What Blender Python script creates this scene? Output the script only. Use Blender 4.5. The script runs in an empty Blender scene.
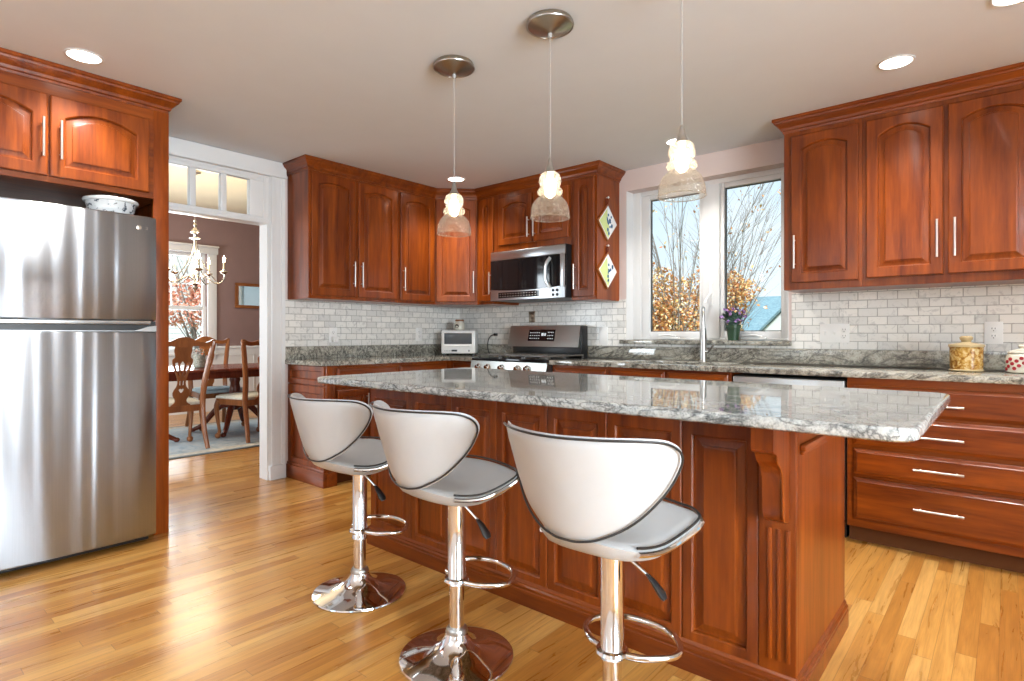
import bpy, bmesh, math, random
from mathutils import Vector, Matrix
random.seed(7)
S = bpy.context.scene
COL = S.collection
PI = math.pi
# ------------------------------------------------------------------ camera, world, light
CAMX, CAMY, CAMZ, YAW, FPX = 4.277, -4.137, 1.112, 0.7110, 575.0
cd = bpy.data.cameras.new('camera'); cam = bpy.data.objects.new('camera', cd); COL.objects.link(cam)
cam.location = (CAMX, CAMY, CAMZ); cam.rotation_euler = (PI/2, 0, YAW)
cd.sensor_width = 36; cd.lens = FPX/1024*36; cd.shift_y = -6.0/1024; cd.clip_start = 0.05; cd.clip_end = 300
S.camera = cam
vs = S.view_settings
vs.view_transform = 'Standard'; vs.look = 'None'; vs.gamma = 1; vs.use_curve_mapping = False
vs.exposure = 0.08
S.cycles.use_denoising = True
try: S.cycles.denoiser = 'OPENIMAGEDENOISE'
except Exception: pass
S.cycles.max_bounces = 9; S.cycles.diffuse_bounces = 4; S.cycles.glossy_bounces = 4
S.cycles.transmission_bounces = 8; S.cycles.transparent_max_bounces = 12
S.cycles.caustics_reflective = False; S.cycles.caustics_refractive = False
S.cycles.sample_clamp_indirect = 6

W = bpy.data.worlds.new('sky'); S.world = W; W.use_nodes = True
wn = W.node_tree; wn.nodes.clear()
wo = wn.nodes.new('ShaderNodeOutputWorld'); wb = wn.nodes.new('ShaderNodeBackground')
wt = wn.nodes.new('ShaderNodeTexCoord'); ws = wn.nodes.new('ShaderNodeSeparateXYZ')
wr = wn.nodes.new('ShaderNodeValToRGB')
wn.links.new(wt.outputs['Generated'], ws.inputs[0]); wn.links.new(ws.outputs[2], wr.inputs[0])
wr.color_ramp.elements[0].position = 0.0; wr.color_ramp.elements[0].color = (0.92, 0.97, 1.0, 1)
wr.color_ramp.elements[1].position = 0.42; wr.color_ramp.elements[1].color = (0.20, 0.52, 0.80, 1)
e_ = wr.color_ramp.elements.new(0.12); e_.color = (0.62, 0.82, 0.93, 1)
wc = wn.nodes.new('ShaderNodeTexNoise'); wc.inputs['Scale'].default_value = 3.0; wc.inputs['Detail'].default_value = 5
wm = wn.nodes.new('ShaderNodeMapRange'); wm.inputs[1].default_value = 0.5; wm.inputs[2].default_value = 0.95
wx = wn.nodes.new('ShaderNodeMixRGB'); wx.inputs[2].default_value = (0.95, 0.97, 1, 1)
wn.links.new(wt.outputs['Generated'], wc.inputs['Vector']); wn.links.new(wc.outputs[0], wm.inputs[0])
wn.links.new(wm.outputs[0], wx.inputs[0]); wn.links.new(wr.outputs[0], wx.inputs[1])
wn.links.new(wx.outputs[0], wb.inputs[0]); wn.links.new(wb.outputs[0], wo.inputs[0])
wb.inputs[1].default_value = 1.2

def lamp(name, kind, loc, energy, color=(1, 1, 1), rot=(0, 0, 0), **k):
    d = bpy.data.lights.new(name, kind); d.energy = energy; d.color = color
    for a, b in k.items(): setattr(d, a, b)
    o = bpy.data.objects.new(name, d); COL.objects.link(o); o.location = loc; o.rotation_euler = rot
    return o
sun = lamp('sun', 'SUN', (0, -20, 20), 6.0, (1, 0.965, 0.91), (math.radians(36), 0, math.radians(50)), angle=math.radians(1))
# daylight through the windows and glass doors behind the camera and on the right
DAY = (0.84, 0.93, 1.0)
lamp('daylight_rear', 'AREA', (3.6, -7.75, 1.35), 40, DAY, (-PI/2, 0, PI), shape='RECTANGLE', size=5.2, size_y=2.0)
lamp('daylight_right', 'AREA', (7.75, -4.3, 1.35), 800, DAY, (PI/2, 0, PI/2), shape='RECTANGLE', size=3.6, size_y=2.0)
lamp('dining_area_lamp', 'AREA', (-4.62, -1.3, 1.55), 60, DAY, (PI/2, 0, -PI/2), shape='RECTANGLE', size=1.0, size_y=1.4)

# unseen uplights added behind the camera to brighten the ceiling
for q, e_ in (((6.3, -4.0), 150), ((2.4, -6.6), 85)):
    lamp('fill_uplight', 'AREA', (*q, 1.75), e_, (0.84, 0.93, 1.0), (PI, 0, 0), shape='DISK', size=0.35)
# ------------------------------------------------------------------ node helpers and materials
class N:
    def __init__(s, name):
        s.m = bpy.data.materials.new(name); s.m.use_nodes = True; s.t = s.m.node_tree
        s.b = s.t.nodes['Principled BSDF']; s.out = s.t.nodes['Material Output']
        s._co = None
    def n(s, typ, **k):
        x = s.t.nodes.new(typ)
        for a, b in k.items(): setattr(x, a, b)
        return x
    def l(s, a, b): s.t.links.new(a, b)
    def put(s, inp, v):
        if hasattr(v, 'is_output') or isinstance(v, bpy.types.NodeSocket): s.l(v, inp)
        else: inp.default_value = v
    def co(s):
        if s._co is None: s._co = s.n('ShaderNodeTexCoord').outputs['Object']
        return s._co
    def math(s, op, a, b=0.0, c=0.0):
        x = s.n('ShaderNodeMath', operation=op); s.put(x.inputs[0], a); s.put(x.inputs[1], b)
        if op in ('MULTIPLY_ADD',): s.put(x.inputs[2], c)
        return x.outputs[0]
    def scale(s, v, sc, loc=(0, 0, 0)):
        x = s.n('ShaderNodeMapping'); s.l(v, x.inputs[0]); x.inputs['Scale'].default_value = sc; x.inputs['Location'].default_value = loc
        return x.outputs[0]
    def noise(s, v, sc=1.0, det=3.0, dist=0.0, rough=0.5):
        x = s.n('ShaderNodeTexNoise'); s.l(v, x.inputs['Vector']); x.inputs['Scale'].default_value = sc
        x.inputs['Detail'].default_value = det; x.inputs['Distortion'].default_value = dist; x.inputs['Roughness'].default_value = rough
        return x.outputs[0]
    def ramp(s, f, stops):
        x = s.n('ShaderNodeValToRGB'); s.l(f, x.inputs[0]); cr = x.color_ramp
        while len(cr.elements) > len(stops): cr.elements.remove(cr.elements[-1])
        while len(cr.elements) < len(stops): cr.elements.new(1.0)
        for e, (p, c) in zip(cr.elements, stops): e.position = p; e.color = (*c, 1) if len(c) == 3 else c
        return x.outputs[0]
    def mix(s, f, a, b, mode='MIX'):
        x = s.n('ShaderNodeMixRGB', blend_type=mode); s.put(x.inputs[0], f)
        s.put(x.inputs[1], (*a, 1) if isinstance(a, tuple) else a); s.put(x.inputs[2], (*b, 1) if isinstance(b, tuple) else b)
        return x.outputs[0]
    def bump(s, h, st=0.2, d=0.01):
        x = s.n('ShaderNodeBump'); x.inputs['Strength'].default_value = st; x.inputs['Distance'].default_value = d
        s.l(h, x.inputs['Height']); s.l(x.outputs[0], s.b.inputs['Normal']); return x
    def set(s, **k):
        for a, v in k.items():
            i = s.b.inputs[a.replace('_', ' ')]
            if isinstance(v, tuple) and len(v) == 3: v = (*v, 1)
            s.put(i, v)
        return s

def plain(name, col, rough=0.5, metal=0.0, var=0.04, vs_=6.0, **k):
    n = N(name)
    f = n.noise(n.co(), vs_, 3)
    lo = tuple(c*(1-var) for c in col); hi = tuple(min(1, c*(1+var)) for c in col)
    n.set(Base_Color=n.ramp(f, [(0.3, lo), (0.7, hi)]), Roughness=rough, Metallic=metal, **k)
    return n.m

def wood(name, lo, hi, axis='z', rough=0.33, coat=0.16, sc=1.0, rand=0.25):
    n = N(name)
    s_ = {'x': (1.2, 14, 14), 'y': (14, 1.2, 14), 'z': (14, 14, 1.2)}[axis]
    ri = n.n('ShaderNodeObjectInfo').outputs['Random']
    add = n.n('ShaderNodeVectorMath', operation='ADD'); n.l(n.co(), add.inputs[0])
    cmb = n.n('ShaderNodeCombineXYZ'); r10 = n.math('MULTIPLY', ri, 9.0)
    for i in range(3): n.l(r10, cmb.inputs[i])
    n.l(cmb.outputs[0], add.inputs[1])
    v = n.scale(add.outputs[0], tuple(q*sc for q in s_))
    g1 = n.noise(v, 1.0, 4, 0.9, 0.55); g2 = n.noise(n.scale(v, (5, 5, 5) if False else (4, 4, 4)), 1.6, 3, 0.2, 0.6)
    f = n.math('ADD', n.math('MULTIPLY', g1, 0.72), n.math('MULTIPLY', g2, 0.28))
    col = n.ramp(f, [(0.32, lo), (0.68, hi)])
    hsv = n.n('ShaderNodeHueSaturation'); n.l(col, hsv.inputs['Color'])
    n.l(n.math('ADD', n.math('MULTIPLY', ri, rand), 1.0-rand/2), hsv.inputs['Value'])
    n.set(Base_Color=hsv.outputs[0], Roughness=rough, Coat_Weight=coat, Coat_Roughness=0.15, Specular_IOR_Level=0.3)
    n.bump(f, 0.05, 0.002)
    return n.m

CL, CH = (0.090, 0.0130, 0.0012), (0.262, 0.055, 0.0040)
M = {}
M['cherry_z'] = wood('cherry_vertical', CL, CH, 'z')
M['cherry_x'] = wood('cherry_along_x', CL, CH, 'x')
M['cherry_y'] = wood('cherry_along_y', CL, CH, 'y')
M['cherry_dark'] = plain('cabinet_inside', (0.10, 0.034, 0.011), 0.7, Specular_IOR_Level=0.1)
M['mahogany'] = wood('mahogany', (0.085, 0.014, 0.007), (0.17, 0.035, 0.014), 'z', 0.25)
M['chairwood'] = wood('walnut_chair', (0.17, 0.055, 0.017), (0.30, 0.11, 0.035), 'z', 0.3)
M['white_trim'] = plain('white_trim_paint', (0.68, 0.675, 0.67), 0.35, var=0.01)
M['vinyl'] = plain('white_window_vinyl', (0.70, 0.695, 0.69), 0.35, var=0.01)
M['ceil'] = plain('ceiling_paint', (0.69, 0.715, 0.745), 0.8, var=0.01)
M['wall'] = plain('blush_wall_paint', (0.64, 0.53, 0.495), 0.75, var=0.015)
M['wall_white'] = plain('rear_wall_paint', (0.72, 0.69, 0.66), 0.75, var=0.015)
M['plum'] = plain('plum_wall_paint', (0.235, 0.150, 0.140), 0.7, var=0.03)
M['tan'] = plain('dining_ceiling_paint', (0.74, 0.64, 0.47), 0.8, var=0.01)
M['chrome'] = plain('chrome', (0.82, 0.82, 0.83), 0.06, 1.0, 0.01)
M['nickel'] = plain('brushed_nickel', (0.50, 0.49, 0.47), 0.28, 1.0, 0.03, 40)
M['bronze_nickel'] = plain('satin_nickel_dark', (0.42, 0.37, 0.30), 0.3, 1.0, 0.05, 30)
M['pull'] = plain('satin_steel_pull', (0.60, 0.555, 0.51), 0.34, 1.0, 0.02)
M['black'] = plain('black_plastic', (0.012, 0.012, 0.013), 0.35)
M['blackglass'] = plain('black_glass', (0.008, 0.008, 0.009), 0.06)
M['iron'] = plain('cast_iron', (0.09, 0.08, 0.07), 0.35)
M['rubber'] = plain('dark_rubber', (0.02, 0.02, 0.02), 0.7)
M['leather'] = plain('white_leatherette', (0.44, 0.447, 0.455), 0.38, var=0.015, vs_=25)
M['piping'] = plain('black_piping', (0.012, 0.011, 0.011), 0.4)
M['plastic'] = plain('white_plastic', (0.80, 0.79, 0.77), 0.3, var=0.01)
M['cordgrey'] = plain('clear_cord', (0.36, 0.35, 0.34), 0.4)
M['slot'] = plain('dark_slot', (0.06, 0.055, 0.05), 0.5)
M['silver'] = plain('antique_silver', (0.62, 0.60, 0.55), 0.25, 1.0, 0.1, 40)
M['grey_metal'] = plain('grey_metal', (0.32, 0.32, 0.33), 0.4, 0.8)

def steel(name, col, rough, axis='z', wave=0.0):
    n = N(name)
    v = n.scale(n.co(), {'z': (300, 300, 3), 'x': (3, 300, 300), 'y': (300, 3, 300)}[axis])
    g = n.noise(v, 1.0, 2)
    n.set(Base_Color=n.ramp(g, [(0.3, tuple(c*0.93 for c in col)), (0.7, col)]), Metallic=1.0, Roughness=rough)
    if wave:
        tg = n.n('ShaderNodeTangent', direction_type='RADIAL', axis='Z'); n.l(tg.outputs[0], n.b.inputs['Tangent'])
        n.set(Anisotropic=0.97, Anisotropic_Rotation=0.25)
        w = n.noise(n.scale(n.co(), (0.0, 3.4, 0.10)), 1.3, 2, 0.25)
        n.bump(w, 1.0, wave)
    return n.m
M['steel'] = steel('stainless_sheet', (0.52, 0.545, 0.56), 0.30, 'x')
M['range_steel'] = steel('range_steel', (0.45, 0.455, 0.43), 0.34, 'x')
M['fridge'] = steel('stainless_door', (0.44, 0.475, 0.525), 0.36, 'z', 0.026)

def emit(name, col, st):
    n = N(name); n.set(Base_Color=(0.9, 0.9, 0.9), Emission_Color=col, Emission_Strength=st); return n.m
M['can_glow'] = emit('recessed_lamp', (1.0, 0.93, 0.82), 9.0)
M['bulb'] = emit('pendant_bulb', (1.0, 0.86, 0.62), 13.0)
M['flame'] = emit('candle_bulb', (1.0, 0.80, 0.48), 40.0)
M['lcd'] = emit('display_digits', (0.75, 0.9, 1.0), 0.25)

def glassm(name, tint=(1, 1, 1), gloss=0.08, rough=0.0):
    n = N(name); tr = n.n('ShaderNodeBsdfTransparent'); gl = n.n('ShaderNodeBsdfGlossy'); mx = n.n('ShaderNodeMixShader')
    tr.inputs[0].default_value = (*tint, 1); gl.inputs['Roughness'].default_value = rough
    fr = n.n('ShaderNodeFresnel'); fr.inputs[0].default_value = 1.45
    n.l(n.math('MULTIPLY', fr.outputs[0], gloss*10), mx.inputs[0]); n.l(tr.outputs[0], mx.inputs[1]); n.l(gl.outputs[0], mx.inputs[2])
    n.l(mx.outputs[0], n.out.inputs[0]); return n.m
M['glass'] = glassm('window_glass', (0.98, 0.99, 0.99), 0.06)
def seeded():
    n = N('seeded_glass')
    vo = n.n('ShaderNodeTexVoronoi'); n.l(n.co(), vo.inputs['Vector']); vo.inputs['Scale'].default_value = 150
    tr = n.n('ShaderNodeBsdfTransparent'); tr.inputs[0].default_value = (0.97, 0.95, 0.90, 1)
    tl = n.n('ShaderNodeBsdfTranslucent'); tl.inputs[0].default_value = (0.95, 0.90, 0.80, 1)
    df = n.n('ShaderNodeBsdfGlossy'); df.inputs[0].default_value = (0.95, 0.93, 0.9, 1); df.inputs['Roughness'].default_value = 0.12
    bp = n.n('ShaderNodeBump'); bp.inputs['Strength'].default_value = 0.8; bp.inputs['Distance'].default_value = 0.004
    n.l(vo.outputs['Distance'], bp.inputs['Height']); n.l(bp.outputs[0], df.inputs['Normal'])
    m1 = n.n('ShaderNodeMixShader'); m2 = n.n('ShaderNodeMixShader')
    n.l(n.ramp(vo.outputs['Distance'], [(0.18, (0.70,)*3), (0.36, (0.19,)*3)]), m1.inputs[0])
    n.l(tr.outputs[0], m1.inputs[1]); n.l(tl.outputs[0], m1.inputs[2])
    lw = n.n('ShaderNodeLayerWeight'); lw.inputs[0].default_value = 0.35
    n.l(n.math('MULTIPLY', lw.outputs['Facing'], 0.6), m2.inputs[0]); n.l(m1.outputs[0], m2.inputs[1]); n.l(df.outputs[0], m2.inputs[2])
    n.l(m2.outputs[0], n.out.inputs[0]); return n.m
M['seeded'] = seeded()

def granite(name, dark, mid, light, k=1.0):
    n = N(name); c = n.co()
    wv = n.noise(c, 2.6*k, 6, 2.6, 0.62); ve = n.noise(n.scale(c, (1, 1.6, 1), (3, 1, 2)), 7*k, 6, 3.2, 0.6); sp = n.noise(c, 150, 2, 0, 0.7); s2 = n.noise(c, 48, 3, 0.6, 0.6)
    f = n.math('ADD', n.math('ADD', n.math('MULTIPLY', wv, 0.26), n.math('MULTIPLY', ve, 0.28)), n.math('ADD', n.math('MULTIPLY', sp, 0.24), n.math('MULTIPLY', s2, 0.22)))
    col = n.ramp(f, [(0.37, dark), (0.46, mid), (0.53, light), (0.64, tuple(min(1, q*1.2) for q in light))])
    rg = n.noise(n.scale(c, (1, 1.9, 1.9)), 2.3*k, 5, 3.8, 0.55); line = n.math('ABSOLUTE', n.math('SUBTRACT', rg, 0.5))
    col = n.mix(1.0, col, n.ramp(line, [(0.0, (0.30, 0.30, 0.31)), (0.022, (0.62, 0.62, 0.62)), (0.06, (1, 1, 1))]), 'MULTIPLY')
    n.set(Base_Color=col, Roughness=0.035, Specular_IOR_Level=0.6); return n.m
M['granite'] = granite('grey_granite', (0.055, 0.052, 0.045), (0.22, 0.205, 0.17), (0.41, 0.39, 0.33))
M['granite_island'] = granite('granite_reflection_lit', (0.09, 0.10, 0.10), (0.27, 0.28, 0.27), (0.46, 0.465, 0.45), 1.7)  # same stone as the counters, its reflected light put into a paler colour

def tile(name, axis):
    n = N(name); c = n.co(); sp = n.n('ShaderNodeSeparateXYZ'); n.l(c, sp.inputs[0])
    cb = n.n('ShaderNodeCombineXYZ'); n.l(sp.outputs[0 if axis == 'x' else 1], cb.inputs[0]); n.l(n.math('ADD', sp.outputs[2], -1.0165+0.0515*40), cb.inputs[1])
    br = n.n('ShaderNodeTexBrick'); n.l(cb.outputs[0], br.inputs['Vector'])
    br.inputs['Scale'].default_value = 1; br.inputs['Brick Width'].default_value = 0.1035; br.inputs['Row Height'].default_value = 0.0515
    br.inputs['Mortar Size'].default_value = 0.003; br.inputs['Mortar Smooth'].default_value = 0.3
    br.inputs['Color1'].default_value = (0.80, 0.775, 0.73, 1); br.inputs['Color2'].default_value = (0.60, 0.59, 0.565, 1); br.inputs['Mortar'].default_value = (0.43, 0.415, 0.38, 1)
    br.inputs['Bias'].default_value = -0.3
    ve = n.noise(c, 14, 6, 2.0, 0.65)
    vein = n.ramp(ve, [(0.36, (0.72, 0.72, 0.73)), (0.47, (1, 1, 1)), (1, (1, 1, 1))])
    n.set(Base_Color=n.mix(0.8, br.outputs['Color'], vein, 'MULTIPLY'), Roughness=0.22)
    n.bump(n.math('SUBTRACT', 1.0, br.outputs['Fac']), 0.5, 0.002); return n.m
M['tile_x'] = tile('marble_subway_back', 'x'); M['tile_y'] = tile('marble_subway_left', 'y')

def oak():
    n = N('oak_strip_floor'); c = n.co(); sp = n.n('ShaderNodeSeparateXYZ'); n.l(c, sp.inputs[0])
    X, Y = sp.outputs[0], sp.outputs[1]; pw = 0.0575; L = 0.95
    xr = n.math('DIVIDE', X, pw); row = n.math('FLOOR', xr)
    wn1 = n.n('ShaderNodeTexWhiteNoise', noise_dimensions='1D'); n.l(row, wn1.inputs['W'])
    yl = n.math('ADD', n.math('DIVIDE', Y, L), n.math('MULTIPLY', wn1.outputs['Value'], 7.3)); seg = n.math('FLOOR', yl)
    cb = n.n('ShaderNodeCombineXYZ'); n.l(row, cb.inputs[0]); n.l(seg, cb.inputs[1])
    wn2 = n.n('ShaderNodeTexWhiteNoise', noise_dimensions='2D'); n.l(cb.outputs[0], wn2.inputs['Vector'])
    rnd = wn2.outputs['Value']
    off = n.n('ShaderNodeCombineXYZ'); n.l(n.math('MULTIPLY', rnd, 40), off.inputs[0]); n.l(n.math('MULTIPLY', rnd, 17), off.inputs[1])
    ad = n.n('ShaderNodeVectorMath', operation='ADD'); n.l(c, ad.inputs[0]); n.l(off.outputs[0], ad.inputs[1])
    g = n.noise(n.scale(ad.outputs[0], (26, 1.6, 26)), 1.0, 5, 1.4, 0.6)
    fine = n.noise(n.scale(ad.outputs[0], (220, 7, 220)), 1.0, 2)
    base = n.ramp(rnd, [(0.0, (0.44, 0.180, 0.034)), (0.35, (0.54, 0.252, 0.055)), (0.7, (0.62, 0.318, 0.080)), (1.0, (0.68, 0.385, 0.118))])
    gm = n.ramp(g, [(0.30, (0.66, 0.58, 0.5)), (0.62, (1.05, 1.04, 1.02))])
    col = n.mix(0.85, base, gm, 'MULTIPLY')
    col = n.mix(0.35, col, n.ramp(fine, [(0.35, (0.7, 0.62, 0.55)), (0.55, (1, 1, 1))]), 'MULTIPLY')
    ex = n.math('ABSOLUTE', n.math('SUBTRACT', n.math('FRACT', xr), 0.5)); ey = n.math('ABSOLUTE', n.math('SUBTRACT', n.math('FRACT', yl), 0.5))
    gx = n.math('GREATER_THAN', ex, 0.485); gy = n.math('GREATER_THAN', ey, 0.4985)
    gap = n.math('MAXIMUM', gx, gy)
    col = n.mix(n.math('MULTIPLY', gap, 0.55), col, (0.16, 0.065, 0.02))
    n.set(Base_Color=col, Roughness=n.math('ADD', 0.22, n.math('MULTIPLY', g, 0.14)), Coat_Weight=0.18, Coat_Roughness=0.16)
    n.bump(n.math('SUBTRACT', n.math('MULTIPLY', g, 0.15), gap), 0.12, 0.002); return n.m
M['oak'] = oak()

def speckle(name, stops, scale, rough=0.6, det=3, dist=0.5, **k):
    n = N(name); f = n.noise(n.co(), scale, det, dist, 0.6); n.set(Base_Color=n.ramp(f, stops), Roughness=rough, **k); return n.m
M['amber_ware'] = speckle('amber_glaze', [(0.38, (0.20, 0.075, 0.010)), (0.50, (0.42, 0.23, 0.045)), (0.62, (0.56, 0.42, 0.21))], 45, 0.2)
M['cream_ware'] = plain('cream_glaze', (0.44, 0.34, 0.19), 0.2)
M['stone_ware'] = plain('stone_glaze', (0.58, 0.55, 0.46), 0.25)
M['red_glaze'] = plain('red_glaze', (0.30, 0.02, 0.03), 0.25)
M['delft'] = speckle('blue_white_china', [(0.40, (0.06, 0.075, 0.10)), (0.45, (0.70, 0.72, 0.73)), (1, (0.78, 0.79, 0.79))], 38, 0.15)
M['china'] = plain('white_china', (0.78, 0.79, 0.79), 0.15, var=0.01)
M['rug'] = speckle('blue_grey_rug', [(0.3, (0.30, 0.38, 0.42)), (0.5, (0.50, 0.56, 0.57)), (0.7, (0.62, 0.60, 0.54))], 7, 0.95, 5, 1.5)
M['rug_edge'] = plain('rug_border', (0.16, 0.20, 0.21), 0.95, var=0.2)
M['rug_band'] = plain('rug_cream_band', (0.55, 0.51, 0.43), 0.95, var=0.2, vs_=20)
M['seat_cloth'] = plain('cream_seat_cloth', (0.58, 0.56, 0.47), 0.85, var=0.1, vs_=60)
M['seat_blue'] = plain('pale_blue_seat_cloth', (0.42, 0.55, 0.60), 0.85, var=0.1, vs_=60)
M['mirror'] = plain('mirror_glass', (0.75, 0.83, 0.83), 0.03, 1.0, 0.01)
M['pot_green'] = plain('green_pot', (0.018, 0.055, 0.022), 0.4)
M['leaf_dark'] = speckle('dark_leaves', [(0.4, (0.03, 0.08, 0.05)), (0.6, (0.11, 0.17, 0.14))], 60)
M['purple'] = speckle('purple_petals', [(0.4, (0.14, 0.09, 0.30)), (0.6, (0.60, 0.34, 0.62))], 90)
M['basket'] = speckle('grey_wicker', [(0.4, (0.16, 0.16, 0.12)), (0.6, (0.36, 0.35, 0.28))], 70)
M['bark'] = plain('grey_bark', (0.30, 0.265, 0.24), 0.9, var=0.3)
M['leaf_aut'] = speckle('autumn_leaves', [(0.30, (0.22, 0.20, 0.08)), (0.41, (0.56, 0.18, 0.06)), (0.49, (0.80, 0.36, 0.12)), (0.56, (0.90, 0.64, 0.24)), (0.62, (0.95, 0.86, 0.62))], 11.0, 0.7, 2, 0)
M['leaf_red'] = speckle('red_leaves', [(0.3, (0.50, 0.12, 0.07)), (0.5, (0.85, 0.34, 0.22)), (0.7, (0.90, 0.66, 0.50))], 6.0, 0.7)
M['conifer'] = speckle('conifer_needles', [(0.4, (0.012, 0.085, 0.075)), (0.6, (0.04, 0.17, 0.14))], 8, 0.8)
M['shingle'] = speckle('slate_roof', [(0.35, (0.15, 0.25, 0.29)), (0.65, (0.24, 0.36, 0.40))], 10, 0.8, 4)
M['siding'] = plain('white_siding', (0.88, 0.88, 0.88), 0.7, var=0.03)
M['grass'] = speckle('lawn', [(0.35, (0.10, 0.15, 0.04)), (0.65, (0.28, 0.28, 0.10))], 3, 0.95, 5)
M['toastglass'] = plain('oven_window', (0.06, 0.065, 0.07), 0.08)

# ------------------------------------------------------------------ mesh helpers
class B:
    def __init__(s): s.bm = bmesh.new()
    def _join(s, t):
        me = bpy.data.meshes.new('tmp'); t.to_mesh(me); t.free(); s.bm.from_mesh(me); bpy.data.meshes.remove(me)
    def box(s, x0, x1, y0, y1, z0, z1, bev=0.0, seg=2, M_=None):
        t = bmesh.new(); bmesh.ops.create_cube(t, size=1)
        sx, sy, sz = abs(x1-x0), abs(y1-y0), abs(z1-z0)
        for v in t.verts: v.co = Vector(((x0+x1)/2+v.co.x*sx, (y0+y1)/2+v.co.y*sy, (z0+z1)/2+v.co.z*sz))
        if bev > 0: bmesh.ops.bevel(t, geom=list(t.edges), offset=min(bev, sx*.45, sy*.45, sz*.45), segments=seg, affect='EDGES', profile=0.5)
        if M_ is not None: bmesh.ops.transform(t, matrix=M_, verts=t.verts)
        s._join(t); return s
    def rings(s, rings, close=True, cap0=True, cap1=True):
        R = [[s.bm.verts.new(p) for p in r] for r in rings]
        for a, b in zip(R, R[1:]):
            n = len(a); rng = range(n) if close else range(n-1)
            for i in rng:
                j = (i+1) % n
                try: s.bm.faces.new((a[i], a[j], b[j], b[i]))
                except ValueError: pass
        if cap0: s.bm.faces.new(R[0][::-1])
        if cap1: s.bm.faces.new(R[-1])
        return s
    def lathe(s, prof, c=(0, 0, 0), seg=32, cap0=True, cap1=True, axis='z'):
        rs = []
        for r, z in prof:
            r = max(r, 0.0002)
            ring = []
            for i in range(seg):
                a = 2*PI*i/seg; p = (r*math.cos(a), r*math.sin(a), z)
                if axis == 'x': p = (p[2], p[0], p[1])
                elif axis == 'y': p = (p[1], p[2], p[0])
                ring.append(Vector(c)+Vector(p))
            rs.append(ring)
        return s.rings(rs, True, cap0, cap1)
    def tube(s, pts, r, seg=10, closed=False, flat=1.0, caps=True):
        P = [Vector(p) for p in pts]; n = len(P)
        rad = r if isinstance(r, (list, tuple)) else [r]*n
        T = []
        for i in range(n):
            if closed: d = P[(i+1) % n]-P[i-1]
            else: d = P[min(i+1, n-1)]-P[max(i-1, 0)]
            T.append(d.normalized())
        up = Vector((0, 0, 1)) if abs(T[0].z) < 0.9 else Vector((1, 0, 0))
        u = (up-T[0]*up.dot(T[0])).normalized(); rs = []
        for i in range(n):
            u = (u-T[i]*u.dot(T[i])).normalized(); w = T[i].cross(u)
            rs.append([P[i]+(u*math.cos(2*PI*k/seg)*flat+w*math.sin(2*PI*k/seg))*rad[i] for k in range(seg)])
        if closed: rs.append(rs[0])
        if closed:
            R = [[s.bm.verts.new(p) for p in q] for q in rs[:-1]]
            for a in range(n):
                b = (a+1) % n
                for k in range(seg):
                    j = (k+1) % seg; s.bm.faces.new((R[a][k], R[a][j], R[b][j], R[b][k]))
            return s
        return s.rings(rs, True, caps, caps)
    def cyl(s, p0, p1, r0, r1=None, seg=16): return s.tube([p0, p1], [r0, r1 if r1 is not None else r0], seg)
    def ball(s, c, r, seg=16, sq=(1, 1, 1)):
        t = bmesh.new(); bmesh.ops.create_uvsphere(t, u_segments=seg, v_segments=max(6, seg//2), radius=r)
        for v in t.verts: v.co = Vector(c)+Vector((v.co.x*sq[0], v.co.y*sq[1], v.co.z*sq[2]))
        s._join(t); return s
    def prism(s, poly, f0, f1):     # poly of 2D points, f0/f1 map (a,b)->3D
        return s.rings([[Vector(f0(*p)) for p in poly], [Vector(f1(*p)) for p in poly]])
    def quad(s, a, b, c, d):
        s.bm.faces.new([s.bm.verts.new(p) for p in (a, b, c, d)]); return s
    def xf(s, m): bmesh.ops.transform(s.bm, matrix=m, verts=s.bm.verts); return s

def obj(name, b, mat, parent=None, base=None, smooth=True, angle=38, recalc=True, loc=None):
    me = bpy.data.meshes.new(name)
    if name in ('door', 'drawer', 'panel', 'end_panel', 'body', 'tabletop', 'seat_rail') and mat != 'fridge': angle = min(angle, 15)
    if recalc: bmesh.ops.recalc_face_normals(b.bm, faces=b.bm.faces)
    off = Vector((0, 0, 0))
    if parent is not None:
        p = parent
        while p.parent is not None: p = p.parent
        off = Vector(p.location)
    elif loc is not None: off = Vector(loc)
    if off.length: bmesh.ops.translate(b.bm, vec=-off, verts=b.bm.verts)
    b.bm.to_mesh(me); b.bm.free()
    if smooth:
        me.polygons.foreach_set('use_smooth', [True]*len(me.polygons)); me.set_sharp_from_angle(angle=math.radians(angle))
    me.materials.append(M[mat] if isinstance(mat, str) else mat)
    o = bpy.data.objects.new(name, me); COL.objects.link(o)
    if parent is not None: o.parent = parent
    elif loc is not None: o.location = loc
    return o
def tag(o, label, cat, group=None):
    o['label'] = label; o['category'] = cat
    if group: o['group'] = group
    return o
def thing(name, label, cat, loc=(0, 0, 0), group=None):
    o = bpy.data.objects.new(name, None); COL.objects.link(o); o.location = loc; o.empty_display_size = 0.1
    return tag(o, label, cat, group)
def struct(o): o['kind'] = 'structure'; return o
def sroot(name, loc=(0, 0, 0)):
    o = bpy.data.objects.new(name, None); COL.objects.link(o); o.location = loc; return struct(o)
def dup(root, loc, rz=0.0, label=None):
    r = root.copy(); COL.objects.link(r); r.location = loc; r.rotation_euler = (0, 0, rz)
    if label: r['label'] = label
    for ch in list(root.children):
        c = ch.copy(); COL.objects.link(c); c.parent = r
        for g in list(ch.children):
            d = g.copy(); COL.objects.link(d); d.parent = c
    return r
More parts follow.
